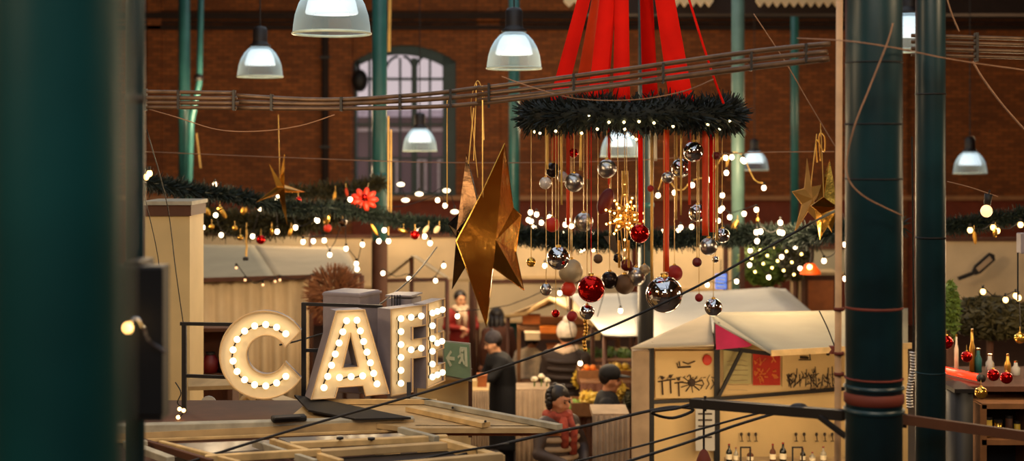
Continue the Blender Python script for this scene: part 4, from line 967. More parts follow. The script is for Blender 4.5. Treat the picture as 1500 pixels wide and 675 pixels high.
# ================================================================ WREATH
WC = P(925, 169, 10.4); WR = .71
def fir(m, path, rad, n, L=.07, r_=R, closed=False):
    path = [Vector(p) for p in path]
    for k in range(n):
        i = r_.randrange(len(path) - 1); u = r_.random(); p = path[i].lerp(path[i + 1], u); tg = (path[i + 1] - path[i]).normalized()
        a = r_.random() * 2 * PI; x = tg.orthogonal().normalized(); y = tg.cross(x); d = x * math.cos(a) + y * math.sin(a)
        d = (d + tg * r_.uniform(-.9, .9)).normalized(); s0 = p + d * rad * r_.uniform(.1, .9); e = s0 + d * L * r_.uniform(.5, 1.3)
        v = d.cross(Vector((r_.gauss(0, 1), r_.gauss(0, 1), r_.gauss(0, 1)))).normalized() * L * .11
        m.add([s0 - v, s0 + v, e + v * .3, e - v * .3], [(0, 1, 2, 3)])
t = thing('fir_wreath', 'great dark fir wreath hung flat on red ribbons', 'wreath', WC)
ring = [WC + Vector((WR * math.cos(a * PI / 32), WR * math.sin(a * PI / 32), .015 * math.sin(a * .9))) for a in range(65)]
m = MB(); fir(m, ring, .105, 11000, .085); m.build('fir_needles', 'fir_dark', t, fixn=False)
m = MB(); m.tube(ring, .095, 10, False); m.build('wreath_ring', 'fir_dark', t, True)
apex = P(925, -215, 10.4)
RB = [(184, .10, 'ribbon_red'), (204, .085, 'ribbon_orange'), (222, .10, 'ribbon_red'), (246, .115, 'ribbon_red'), (254, .10, 'ribbon_red'), (280, .12, 'ribbon_red'), (293, .10, 'ribbon_red'), (312, .07, 'ribbon_red'), (150, .08, 'ribbon_red'), (118, .10, 'ribbon_red'), (62, .10, 'ribbon_red'), (40, .07, 'ribbon_orange')]
RL = ['first broad', 'orange tinged', 'broad', 'wide']
for i, (x_b, w_, mt) in enumerate([(812, .12, 'ribbon_red'), (852, .10, 'ribbon_orange'), (866, .13, 'ribbon_red'), (884, .15, 'ribbon_red'), (900, .12, 'ribbon_red'), (966, .13, 'ribbon_red'), (984, .17, 'ribbon_red'), (1008, .085, 'ribbon_red')]):
    xl = P(x_b, 169, 10.4).x - WC.x; sgn = -1 if i % 2 == 0 else 1
    yy = sgn * math.sqrt(max(0, WR ** 2 - xl ** 2)); b_ = WC + Vector((xl, yy * .97, .06)); a_ = apex + Vector(((-.07 if i < 5 else .07), 0, 0))
    d = (a_ - b_); sd = Vector((1, 0.25 * sgn, 0)).normalized()
    g = []
    for k in range(13):
        u = k / 12; p = b_.lerp(a_, u); wv = w_ * (1 - .45 * u) / 2; tw = .02 * math.sin(5 * u + i)
        g.append([p - sd * wv, p + Vector((0, tw + .012, 0)), p + sd * wv])
    MB().sheet(g).build('ribbon', mt, t, True, thick=.003)
for x_, y_ in ((810, 156), (805, 174), (817, 179), (783, 193), (791, 195), (814, 192), (852, 195), (863, 169), (875, 189), (892, 179), (914, 179), (915, 189), (920, 198), (932, 204), (936, 178), (958, 180), (986, 185), (1037, 182), (1054, 189), (1069, 177), (927, 201), (784, 176)):
    xl = P(x_, 169, 9.7).x - WC.x; xl = max(-WR, min(WR, xl)); yy = -math.sqrt(max(0, WR ** 2 - xl ** 2)) - .09
    D = WC.y + yy; MB().ball(P(x_, y_, D), .009, 8, 6).build('light', 'led', t, True)
MB().tube([apex, Vector((apex.x, apex.y, ZC))], .01).build('hanging_rope', 'ribbon_red', t)
def ring_at(px, near=True):          # a point of the wreath underside above/below frame column px
    for _ in range(1):
        D = 10.4; xl = max(-WR * .99, min(WR * .99, P(px, 0, D).x - WC.x)); yy = math.sqrt(WR ** 2 - xl ** 2) * (-1 if near else 1); D = 10.4 + yy
        xl = max(-WR * .99, min(WR * .99, P(px, 0, D).x - WC.x)); yy = math.sqrt(WR ** 2 - xl ** 2) * (-1 if near else 1)
    return 10.4 + yy * .95
# strips of ribbon hanging under the wreath
STR = [(802, 248, 4, 'ribbon_gold', 1, 'pale gold ribbon over the white glass ball'), (812, 242, 9, 'ribbon_orange', 0, 'broad orange ribbon above the dark ball'), (822, 300, 3, 'ribbon_gold', 1, 'thin gold ribbon beside the dark ball'), (838, 222, 6, 'ribbon_orange', 0, 'short orange ribbon holding the small red ball'),
       (832, 330, 5, 'ribbon_orange', 0, 'orange ribbon passing behind the satin ball'), (851, 250, 4, 'ribbon_gold', 1, 'gold ribbon beside the satin silver ball'), (938, 352, 7, 'ribbon_red', 1, 'bright red ribbon in front of the blue-grey post'), (955, 412, 4, 'ribbon_gold', 0, 'long gold ribbon reaching the brown balls'),
       (960, 236, 5, 'ribbon_white', 1, 'short shiny white ribbon next to the blue-grey post'), (976, 398, 9, 'ribbon_orange', 1, 'longest orange ribbon, ending over the red matte ball'), (991, 322, 3, 'ribbon_gold', 0, 'thin gold ribbon beside the longest orange one'), (998, 315, 3, 'ribbon_gold', 1, 'second thin gold ribbon of the close pair'),
       (1010, 300, 4, 'ribbon_orange', 0, 'slim orange ribbon between the clear balls'), (1033, 345, 9, 'ribbon_orange', 1, 'broad orange ribbon over the silver pair'), (1043, 340, 8, 'ribbon_red', 0, 'darker red ribbon right behind the broad orange one'), (1051, 352, 3, 'ribbon_gold', 1, 'outermost thin gold ribbon near the pale green post'), (892, 270, 4, 'ribbon_orange', 0, 'orange ribbon leading to the maroon heart'), (861, 262, 4, 'ribbon_orange', 0, 'orange ribbon behind the satin ball and its gold one')]
for x_, y1_, w_, mt, near, lb in STR:
    D = ring_at(x_, near); a_, b_ = P(x_, 190, D), P(x_ + R.uniform(-.8, .8), y1_, D); wv = w_ * S(D) / 2; g = []
    for k in range(9):
        p = a_.lerp(b_, k / 8); an = .25 * math.sin(k * .9 + x_); sd = Vector((math.cos(an), math.sin(an), 0)) * wv; g.append([p - sd, p + sd])
    tag(MB().sheet(g).build('hanging_ribbon', mt, smooth=True, thick=.002), lb, 'ribbon', 'ribbons hanging under the wreath')

# ================================================================ ORNAMENTS
def ornament(cx_, cy_, r, mt, label, D=None, top=None, cap='gold_soft', cord='ribbon_gold', sc=(1, 1, 1), group='ornaments hanging under the wreath', near=True):
    D = D or ring_at(cx_, near); c = P(cx_, cy_, D); rr = r * S(D)
    t = thing('christmas_ball', label, 'ornament', c, group)
    MB().ball(c, rr, 32, 20, sc).build('ball', mt, t, True)
    MB().lathe([(rr * .22, rr * .95 * sc[2]), (rr * .22, rr * 1.12 * sc[2]), (rr * .1, rr * 1.16 * sc[2]), (0, rr * 1.16 * sc[2])], c, 12).build('cap', cap, t, True)
    tp = P(cx_, top if top is not None else 186, D); MB().tube([c + Vector((0, 0, rr * 1.1 * sc[2])), tp], .0025, 5).build('cord', cord, t)
    return t
for a in [
 (973, 431, 27, 'silver', 'largest mirror-like silver ball, hanging in front of the black-sleeved post'),
 (866, 423, 20, 'red_shiny', 'big glossy red ball beside the satin grey one', None, None, 'gold_soft', 'ribbon_red'),
 (818, 378, 17, 'silver', 'mirror silver ball in front of the satin grey ball'),
 (1045, 450, 13, 'silver', 'lowest silver ball, hanging over the peak of the poster stall'),
 (860, 457, 11, 'silver', 'small silver ball right below the big glossy red one'),
 (800, 424, 9, 'silver_satin', 'little silver ball with tall cap above the food stall awning'),
 (778, 384, 7, 'gold_ball', 'little gold ball next to the large gold foil star'),
 (937, 342, 14, 'red_shiny', 'glossy red ball beside the illuminated lattice star', None, None, 'gold_soft', 'ribbon_red'),
 (1038, 361, 13, 'silver_satin', 'clear silver ball of the pair above the small dark red ball'),
 (1048, 380, 5, 'silver', 'tiny silver ball clinging below the silver pair'),
 (1021, 384, 7, 'maroon', 'small dark red ball hanging left of the silver pair'),
 (1024, 436, 6, 'red_matte', 'tiny red ball between the largest and the lowest silver ball'),
 (889, 247, 14, 'silver_satin', 'satin silver ball just below the pendant lamp under the wreath'),
 (841, 267, 14, 'silver_satin', 'satin silver ball below the small ruby ball'),
 (799, 268, 9, 'glass_white', 'milky white glass ball at the wreath end near the gold foil star'),
 (1016, 222, 15, 'silver', 'upper silver ball close under the wreath on the post side'),
 (1049, 228, 6, 'maroon', 'small dark ruby ball beside the upper silver ball'),
 (978, 260, 9, 'silver_satin', 'little satin ball half lit by a bulb'),
 (814, 459, 6, 'red_shiny', 'tiny glossy red ball over the food stall awning'),
 ]: ornament(*a)
for a in [
 (836, 397, 18, 'frost', 'satin grey-beige ball behind the mirror silver one'),
 (988, 400, 12, 'red_matte', 'matte red ball above the largest silver ball'),
 (932, 405, 14, 'silver_satin', 'hazy silver ball next to the brown balls'),
 (915, 416, 15, 'brown_ball', 'brown ball of the dark cluster at the post'),
 (893, 410, 13, 'dark_ball', 'dark brown ball at the end of the dark cluster'),
 (876, 379, 7, 'brown_ball', 'small brown bell-like ball hanging before the cream booth back'),
 (1058, 345, 11, 'silver', 'rear silver ball of the pair beside the outermost gold ribbon'),
 (855, 325, 14, 'silver_satin', 'silver ball in front of the garland beside the orange-red one'),
 (810, 249, 11, 'dark_ball', 'near-black ball on the broad orange ribbon'),
 (824, 259, 8, 'glass_white', 'small pearl ball tucked beside the near-black one'),
 (840, 224, 7, 'red_shiny', 'small ruby ball close under the wreath'),
 (809, 329, 11, 'red_orange', 'matte orange-red ball in front of the garland'),
 (997, 246, 14, 'silver', 'silver ball beneath the upper silver one'),
 (1022, 312, 13, 'silver', 'silver ball reflecting bulbs in front of the garland'),
 (833, 423, 11, 'red_orange', 'orange-red ball below the satin grey-beige one'),
 (838, 463, 8, 'red_matte', 'blurred red ball under the small silver one'),
 (953, 276, 5, 'red_matte', 'tiny red berry-like ball by the blue-grey post'),
 (918, 388, 9, 'maroon', 'dark maroon ball above the brown cluster'),
 (944, 395, 8, 'frost', 'small greyish ball above the hazy silver one'),
 (905, 378, 7, 'dark_ball', 'small black ball below the illuminated lattice star'),
 ]: ornament(*a, near=False)
# maroon heart
t = thing('heart_ornament', 'dark maroon felt heart hanging beneath a satin silver ball', 'ornament', P(887, 293, 11.0), 'ornaments hanging under the wreath')
rt = Matrix.Rotation(math.radians(22), 3, 'Y'); m = MB(); m.ball(P(887, 295, 11), 15 * S(11), 20, 14, (.72, .45, 1.35), rt); m.build('felt_body', 'maroon', t, True); MB().tube([P(892, 275, 11), P(892, 186, 11)], .003).build('cord', 'ribbon_red', t)
# lattice star with little lights
c = P(915, 318, 10.9); t = thing('lattice_star', 'golden lattice star studded with tiny lights under the wreath', 'star', c)
k_ = S(10.9); tips = []
for i in range(14):
    z = 1 - 2 * (i + .5) / 14; a = i * 2.39996; rr = math.sqrt(1 - z * z); tips.append(Vector((rr * math.cos(a), rr * math.sin(a), z)))
tips += [Vector((0, 0, 1.9)), Vector((0, 0, -1.9))]
m = MB()
for tp in tips:
    L = (30 if abs(tp.z) < 1.5 else 36) * k_; d = tp.normalized(); x = d.orthogonal().normalized(); y = d.cross(x); base = [c + (d * .35 + (x * math.cos(q) + y * math.sin(q)) * .28) * 30 * k_ for q in (0, PI / 2, PI, 1.5 * PI)]
    tt = c + d * L * (1 if abs(tp.z) < 1.5 else 1.9)
    for j in range(4): m.tube([base[j], tt], .004, 4, False); m.tube([base[j], base[(j + 1) % 4]], .004, 4, False)
m.build('wire_lattice', 'gold_soft', t)
for tp in tips:
    d = tp.normalized(); L = (30 if abs(tp.z) < 1.5 else 60) * k_
    for u in (.55, .8, 1.0): MB().ball(c + d * L * u, .0085, 6, 5).build('light', 'led_gold', t, True)
for dx in (-3, 4, 0): MB().tube([P(915 + dx, 288, 10.9), P(915 + dx, 250, 10.9)], .008).build('rod', 'ribbon_gold', t)
for dx in (-8, 6): MB().tube([P(915 + dx, 352, 10.9), P(915 + dx, 392, 10.9)], .009).build('rod', 'gold_soft', t)
MB().tube([P(915, 255, 10.9), P(915, 186, 10.9)], .003).build('hanging_cord', 'ribbon_gold', t)
t = thing('foil_cone', 'silver green folded foil cone below the lattice star', 'ornament', P(897, 360, 11.2))
m = MB(); m.add([P(884, 346, 11.2), P(901, 344, 11.0), P(909, 384, 11.1), P(893, 348, 11.5)], [(0, 1, 2), (1, 3, 2), (3, 0, 2), (0, 3, 1)]); m.build('foil', 'silver_satin', t); MB().tube([P(895, 346, 11.2), P(895, 186, 11.2)], .002).build('cord', 'ribbon_gold', t)

# ================================================================ GARLANDS AND STRING LIGHTS
def garland(label, pts, rad, n, L=.07, mt='fir', extra=()):
    q = curve_pts([P(*p) for p in pts], 8); t = thing('fir_garland', label, 'garland', q[0], 'fir garlands slung across the hall')
    m = MB(); fir(m, q, rad, n, L); m.build('fir_needles', mt, t, fixn=False)
    MB().tube(q, rad * .55, 8).build('hanging_rope', mt, t, True); return t
garland('dark fir garland starting above the cream tower and dipping to the small gold star', [(205, 262, 12), (240, 272, 12.4), (275, 278, 12.8), (320, 284, 13.2), (360, 290, 13.6), (400, 300, 14), (440, 305, 14.2), (500, 306, 14.4), (545, 316, 14.6)], .055, 5200)
garland('shaggy olive garland full of bulbs just above the grey canopy', [(278, 318, 16), (330, 326, 16), (390, 328, 16), (440, 322, 16), (480, 312, 16), (540, 292, 16.3)], .11, 5600, .12, 'fir_olive')
garland('upper olive garland running behind the small gold star to the green post', [(420, 284, 15.5), (470, 280, 15.6), (520, 276, 15.8), (560, 268, 16)], .05, 1800, .09, 'fir_olive')
garland('fir garland between the green post and the large gold star', [(540, 314, 14.6), (590, 324, 14.6), (640, 329, 14.6), (700, 336, 14.6), (745, 341, 14.8)], .05, 3600)
garland('fir garland passing behind the silver balls under the wreath', [(745, 341, 14.8), (800, 350, 15), (860, 353, 15), (920, 352, 15), (990, 350, 15), (1060, 346, 15), (1100, 344, 15)], .075, 7200, .085)
garland('fir garland continuing to the wooden pole below the gold stars', [(1095, 344, 15), (1140, 346, 14.6), (1190, 345, 14.2), (1240, 336, 13.8), (1320, 330, 13.4)], .08, 4200, .085)
garland('fir garland rising towards the frame edge below the bare bulb', [(1378, 333, 13), (1420, 328, 13), (1460, 322, 13), (1510, 314, 13)], .05, 2600)
BR = .024
def string_lights(label, bulbs, D, cordmt='cable_black', sag=8, mt='bulb', up=7, group=None, r=BR, sc=(1, 1, 1.15)):
    bulbs = sorted(bulbs); t = thing('string_lights', label, 'string lights', P(bulbs[0][0], bulbs[0][1], D), group)
    pr = None
    cp = []
    for i, b in enumerate(bulbs):
        x, y = b[:2]; dd = D + (b[2] if len(b) > 2 else 0)
        if i and x - bulbs[i - 1][0] > 25: cp.append(P((x + bulbs[i - 1][0]) / 2, (y + bulbs[i - 1][1]) / 2 - up + sag, D))
        cp.append(P(x, y - up, dd))
        c = P(x, y, dd)
        if pr is None:
            pr = MB().ball((0, 0, 0), r, 16, 10, sc).build('bulb', mt, t, True, local=True); pr.location = c - t.location
            MB().tube([(0, 0, r), (0, 0, r + .035)], .012, 8).build('socket', 'cable_black', pr, local=True)
        else:
            bb = copy_tree(pr, t); bb.location = c - t.location
    MB().tube(curve_pts(cp, 3), .005, 5).build('cord', cordmt, t)
    return t
string_lights('bulbs in the shaggy olive garland next to the cream tower', [(315, 270), (297, 333), (316, 315), (324, 344), (370, 346), (381, 305)], 15.7)
string_lights('pinkish bulb beside the near-black post above the cream tower', [(214, 259), (219, 254)], 11.6, mt='bulb_warm')
string_lights('bulbs around the small gold star', [(407, 289), (404, 294), (414, 287), (406, 339), (433, 333), (465, 323), (492, 310), (513, 292)], 15.0)
string_lights('even row of three bulbs under the garland above the grey canopy', [(444, 354), (459, 353), (475, 352)], 15.4, sag=0)
string_lights('bulbs hanging down beside the green post', [(464, 322), (483, 373), (505, 325), (507, 364), (522, 386), (523, 394), (531, 358)], 15.8)
string_lights('bulbs around the foot of the arched window', [(537, 309), (641, 293), (652, 301)], 16.2)
string_lights('flat saucer-shaped bulbs below the pendant lamp of the arched window', [(587, 270), (594, 293), (614, 284), (654, 279), (666, 310)], 16.0, mt='bulb_saucer', r=.034, sc=(1.35, 1.35, .75))
string_lights('bulbs in the garland left of the large gold star', [(555, 353), (563, 337), (569, 353), (612, 334), (622, 346), (630, 356)], 14.9)
string_lights('bulbs low over the little gabled tent', [(561, 400), (599, 408), (638, 411), (650, 389)], 17.6)
string_lights('dense cluster of bulbs right of the large gold star', [(753, 337), (773, 338), (774, 322), (777, 311), (778, 324), (782, 333), (786, 314), (793, 326), (805, 318), (786, 351), (801, 358)], 15.6)
string_lights('bulbs between the orange-red ball and the lattice star', [(827, 342), (828, 329), (837, 331), (832, 322), (851, 366), (855, 365), (853, 353), (868, 343), (869, 365), (875, 364), (798, 389)], 15.8)
string_lights('arc of bulbs climbing to the pale green post', [(964, 286), (974, 262), (988, 282), (1014, 271), (1039, 263), (1064, 253), (1063, 231), (1072, 230), (1088, 234)], 15.2, cordmt='ribbon_gold')
string_lights('bulbs swinging from the pale green post to the thin one', [(1090, 236), (1119, 275)], 15.2, cordmt='ribbon_gold', sag=14)
string_lights('bulbs on the garland under the pale green post', [(972, 339), (993, 338), (997, 333), (1006, 348), (1013, 332), (1033, 328), (1052, 323), (1069, 318), (1058, 305), (1055, 308), (1058, 286), (1090, 313), (1108, 307)], 15.6)
string_lights('bulbs on the garland below the two gold stars', [(1108, 340), (1114, 339), (1109, 353), (1142, 340), (1146, 341), (1143, 326), (1165, 361), (1193, 352), (1207, 382), (1238, 358), (1238, 408)], 14.4)
string_lights('bulbs scattered through the leafy tree behind the pale canopy', [(1079, 412), (1099, 367), (1126, 406), (1145, 376), (1172, 393), (1036, 417), (1098, 388)], 17.2)
string_lights('tiny golden bulbs wound closely through the leafy tree crown', [(1092, 352), (1101, 378), (1106, 398), (1113, 366), (1118, 386), (1124, 374), (1131, 392), (1134, 362), (1139, 382), (1148, 396), (1152, 368), (1160, 384), (1163, 402), (1174, 372)], 16.9, mt='led_gold', r=.014)
string_lights('stray bulbs over the food stall and the shoppers', [(820, 429), (895, 409), (850, 532), (670, 463), (909, 455)], 16.2)
string_lights('bulbs on the garland above the paddle at the far right', [(1421, 337), (1455, 333), (1461, 338), (1495, 329)], 12.8, mt='bulb_warm')
string_lights('bulbs above the dark fir bush at the far right', [(1440, 427), (1473, 439), (1488, 433), (1492, 436), (1495, 497)], 12.8, mt='bulb_warm')
string_lights('tiny dim bulbs standing in for reflections along the curtain edge', [(359, 410), (385, 417), (403, 412), (410, 410), (459, 407), (346, 392)], 16.2, mt='bulb_dim', r=.014)  # small reflections by the curtain drawn as glowing bulbs
t = thing('bare_bulb', 'single bare bulb in a black socket hanging near the lowest pendant lamp', 'bulb', P(1445, 309, 9.5))
MB().ball(P(1445, 309, 9.5), 8.5 * S(9.5), 20, 14, (1, 1, 1.08)).build('bulb', 'bulb_dim', t, True); MB().tube([P(1446, 300, 9.5), P(1448, 284, 9.5)], [.022, .026], 14).build('socket', 'cable_black', t, True); MB().tube([P(1448, 285, 9.5), P(1450, 278, 9.5)], .006).build('hanging_cord', 'cable_black', t)
# candle-like hanging rod and little ornaments in the garlands
def gball(x, y, r, mt, lb, D): ornament(x, y, r, mt, lb, D=D, top=y - r - 9, group='ornaments in the garlands', cord='ribbon_gold')
for a in [(382, 351, 7, 'red_shiny', 'glossy red ball under the garland above the grey canopy', 15.3), (352, 348, 4.5, 'gold_ball', 'tiny gold ball beside the glossy red one over the grey canopy', 15.3), (480, 334, 6, 'red_orange', 'orange-red ball hanging from a gold leaf in the garland', 15.0), (437, 292, 4.5, 'red_shiny', 'tiny red ball right of the small gold star', 14.4),
          (608, 344, 7, 'red_shiny', 'red ball in the garland left of the large gold star', 14.4), (284, 318, 7, 'red_matte', 'matte red ball at the corner of the cream tower', 15.2), (288, 288, 7, 'maroon', 'dark red ball under the dark garland near the cream tower', 13.4), (502, 326, 6, 'bronze', 'bronze ball hanging under the garland', 15.1),
          (1386, 501, 10, 'red_shiny', 'shiny red ball right beside the second dark post', 10.2), (1416, 522, 8, 'red_shiny', 'shiny red ball above the red tube', 10.6), (1455, 549, 9, 'red_shiny', 'red foil ball at the end of the red tube', 10.0), (1474, 553, 9, 'red_shiny', 'outer red foil ball next to the end of the red tube', 10.1), (1437, 575, 9, 'gold_ball', 'gold ball dangling below the red tube', 9.9), (1494, 495, 8, 'gold_ball', 'gold ball at the very edge under the dark fir bush', 11)]: gball(*a)
def leafdrop(x, y, w, h, mt, lb, D, rot=0):
    t = thing('foil_pendant', lb, 'ornament', P(x, y, D), 'gold trinkets in the garlands'); r_ = Matrix.Rotation(math.radians(rot), 3, 'Y')
    m = MB(); m.ball(P(x, y, D), 1, 10, 8, (w / 2 * S(D), w / 4 * S(D), h / 2 * S(D)), r_); m.build('foil', mt, t); tp = P(x, y, D) + r_ @ Vector((0, 0, h / 2 * S(D))); MB().tube([tp, tp + Vector((0, 0, .05))], .003).build('cord', 'ribbon_gold', t)
for a in [(304, 310, 8, 13, 'gold_soft', 'gold leaf drop above the bulb near the cream tower', 15.2, -30), (327, 312, 7, 18, 'gold_soft', 'slanting gold drop in the olive garland', 15.2, -28), (322, 306, 9, 8, 'gold_ball', 'small round gold drop in the olive garland', 15.2), (357, 308, 9, 14, 'gold_soft', 'gold angel-like drop in the middle of the olive garland', 15.2, 20), (286, 337, 4, 14, 'gold_soft', 'thin gold drop hanging at the cream tower edge', 15.2, -30),
          (310, 332, 8, 8, 'gold_soft', 'dull gold drop between two bulbs', 15.2), (344, 334, 8, 8, 'gold_soft', 'second dull gold drop over the grey canopy', 15.2), (398, 339, 5, 13, 'gold_ball', 'shiny upright gold drop beside a bulb', 15.2), (425, 340, 6, 14, 'gold_soft', 'gold drop swinging next to the bulb row', 15.2, 15), (479, 320, 9, 20, 'gold_ball', 'long curved gold leaf over the orange-red ball', 14.8, 10),
          (490, 288, 5, 18, 'gold_soft', 'slim gold drop before the brick pier', 15.4, 8), (508, 282, 5, 14, 'ribbon_orange', 'slim orange drop before the brick pier', 15.4, -12), (548, 336, 6, 22, 'gold_soft', 'slanting bronze-gold drop at the green post', 14.6, -30), (590, 338, 16, 7, 'gold_soft', 'flat gold trinket in the garland beside the green post', 14.4, 20), (640, 336, 8, 13, 'canvas_cream', 'cream paper drop left of the large gold star', 14.4, 35), (624, 336, 7, 14, 'canvas_cream', 'second cream paper drop left of the large gold star', 14.4, 35),
          (1428, 348, 6, 20, 'gold_soft', 'gold drop hanging from the far garland over the booth', 12.6, -6), (1458, 341, 7, 14, 'gold_ball', 'gold drop with bulb on the far garland', 12.6), (1110, 322, 6, 8, 'gold_soft', 'small gold drop near the thin green post', 15), (1076, 334, 12, 26, 'gold_soft', 'big gold drop under the pale green post', 15, 20), (1190, 372, 5, 24, 'stone_dark', 'dark drop above the orange lampshade', 14.2)]: leafdrop(*a)
t = thing('gold_chain', 'golden bead chain with dark end weight hanging over the grey canopy', 'chain', P(361, 366, 15.2))
m = MB(); [m.ball(P(361 + .4 * math.sin(k), 338 + 3 * k, 15.2), 1.8 * S(15.2), 8, 6) for k in range(13)]; m.build('bead_chain', 'ribbon_gold', t, True); MB().tube([P(361, 338, 15.2), P(361, 326, 15.2)], .003).build('hanging_cord', 'ribbon_gold', t); MB().box(P(360, 379, 15.2), (8 * S(15.2), .05, 5 * S(15.2)), None, .01).build('weight', 'iron', t)
t = thing('gold_chain', 'golden bead chain hanging in front of the shoppers', 'chain', P(857, 500, 10.2))
m = MB(); [m.ball(P(857 + 1.5 * math.sin(k * .8), 470 + 5.2 * k, 10.2), 3.2 * S(10.2), 10, 8) for k in range(9)]; m.build('bead_chain', 'gold_ball', t, True); MB().tube([P(857, 469, 10.2), P(859, 457, 10.2)], .003).build('hanging_cord', 'ribbon_gold', t)
# red bow and tinsel by the green post
t = thing('red_bow', 'crumpled red and orange foil bow beside the green post', 'bow', P(536, 292, 14.6))
m = MB()
for k in range(9):
    a = k * 2 * PI / 9; c0 = P(534, 292, 14.5); m.ball(c0 + Vector((math.cos(a) * .09, R.uniform(-.03, .03), math.sin(a) * .07)), .045, 10, 8, (1.3, .5, .7), Matrix.Rotation(-a, 3, 'Y'))
m.build('bow_loop', 'red_orange', t, True); MB().ball(P(534, 288, 14.4), .03, 10, 8).build('knot', 'red_shiny', t, True); MB().tube([P(534, 292, 14.5), P(540, 268, 14.8)], .004).build('hanging_cord', 'ribbon_gold', t)
t = thing('gold_tassel', 'pale gold hanging strips next to the green post', 'tassel', P(570, 300, 15))
for dx, a_, b_ in ((-2, 170, 352), (2, 190, 330)): MB().tube([P(571 + dx, a_, 15), P(571 + dx, b_, 15)], .01, 6).build('hanging_strip', 'ribbon_gold', t)
t = tag(MB().bar(P(572, -40, 20), P(570, 76, 20), .04, .04).build('hanging_rod', 'ribbon_gold'), 'thin tan rod hanging above the arched window', 'rod')
t = tag(MB().bar(P(288, 195, 20), P(294, 246, 20), .03, .02).build('hanging_ribbon', 'ribbon_gold'), 'short tan ribbon dangling beside the distant green post', 'ribbon')
for i, (xa, ya, xb, yb, D, lb) in enumerate([(655, 140, 655, 300, 8.9, 'thin gold thread left of the large gold star'), (698, 122, 694, 235, 8.8, 'gold thread crossing the conduits above the bronze star'), (707, 125, 709, 205, 8.7, 'gold thread running up over the conduits above the large star')]):
    tag(MB().tube([P(xa, ya, D), P(xb, yb, D)], .004, 6).build('hanging_thread', 'ribbon_gold'), lb, 'thread')
tag(MB().tube(curve_pts([P(700, 260, 8.8), P(694, 200, 8.8), P(690, 150, 8.8), P(700, 118, 8.8), P(712, 150, 8.8)]), .003, 6).build('hanging_thread', 'ribbon_gold', smooth=True), 'curling gold thread looped over the conduits', 'thread')
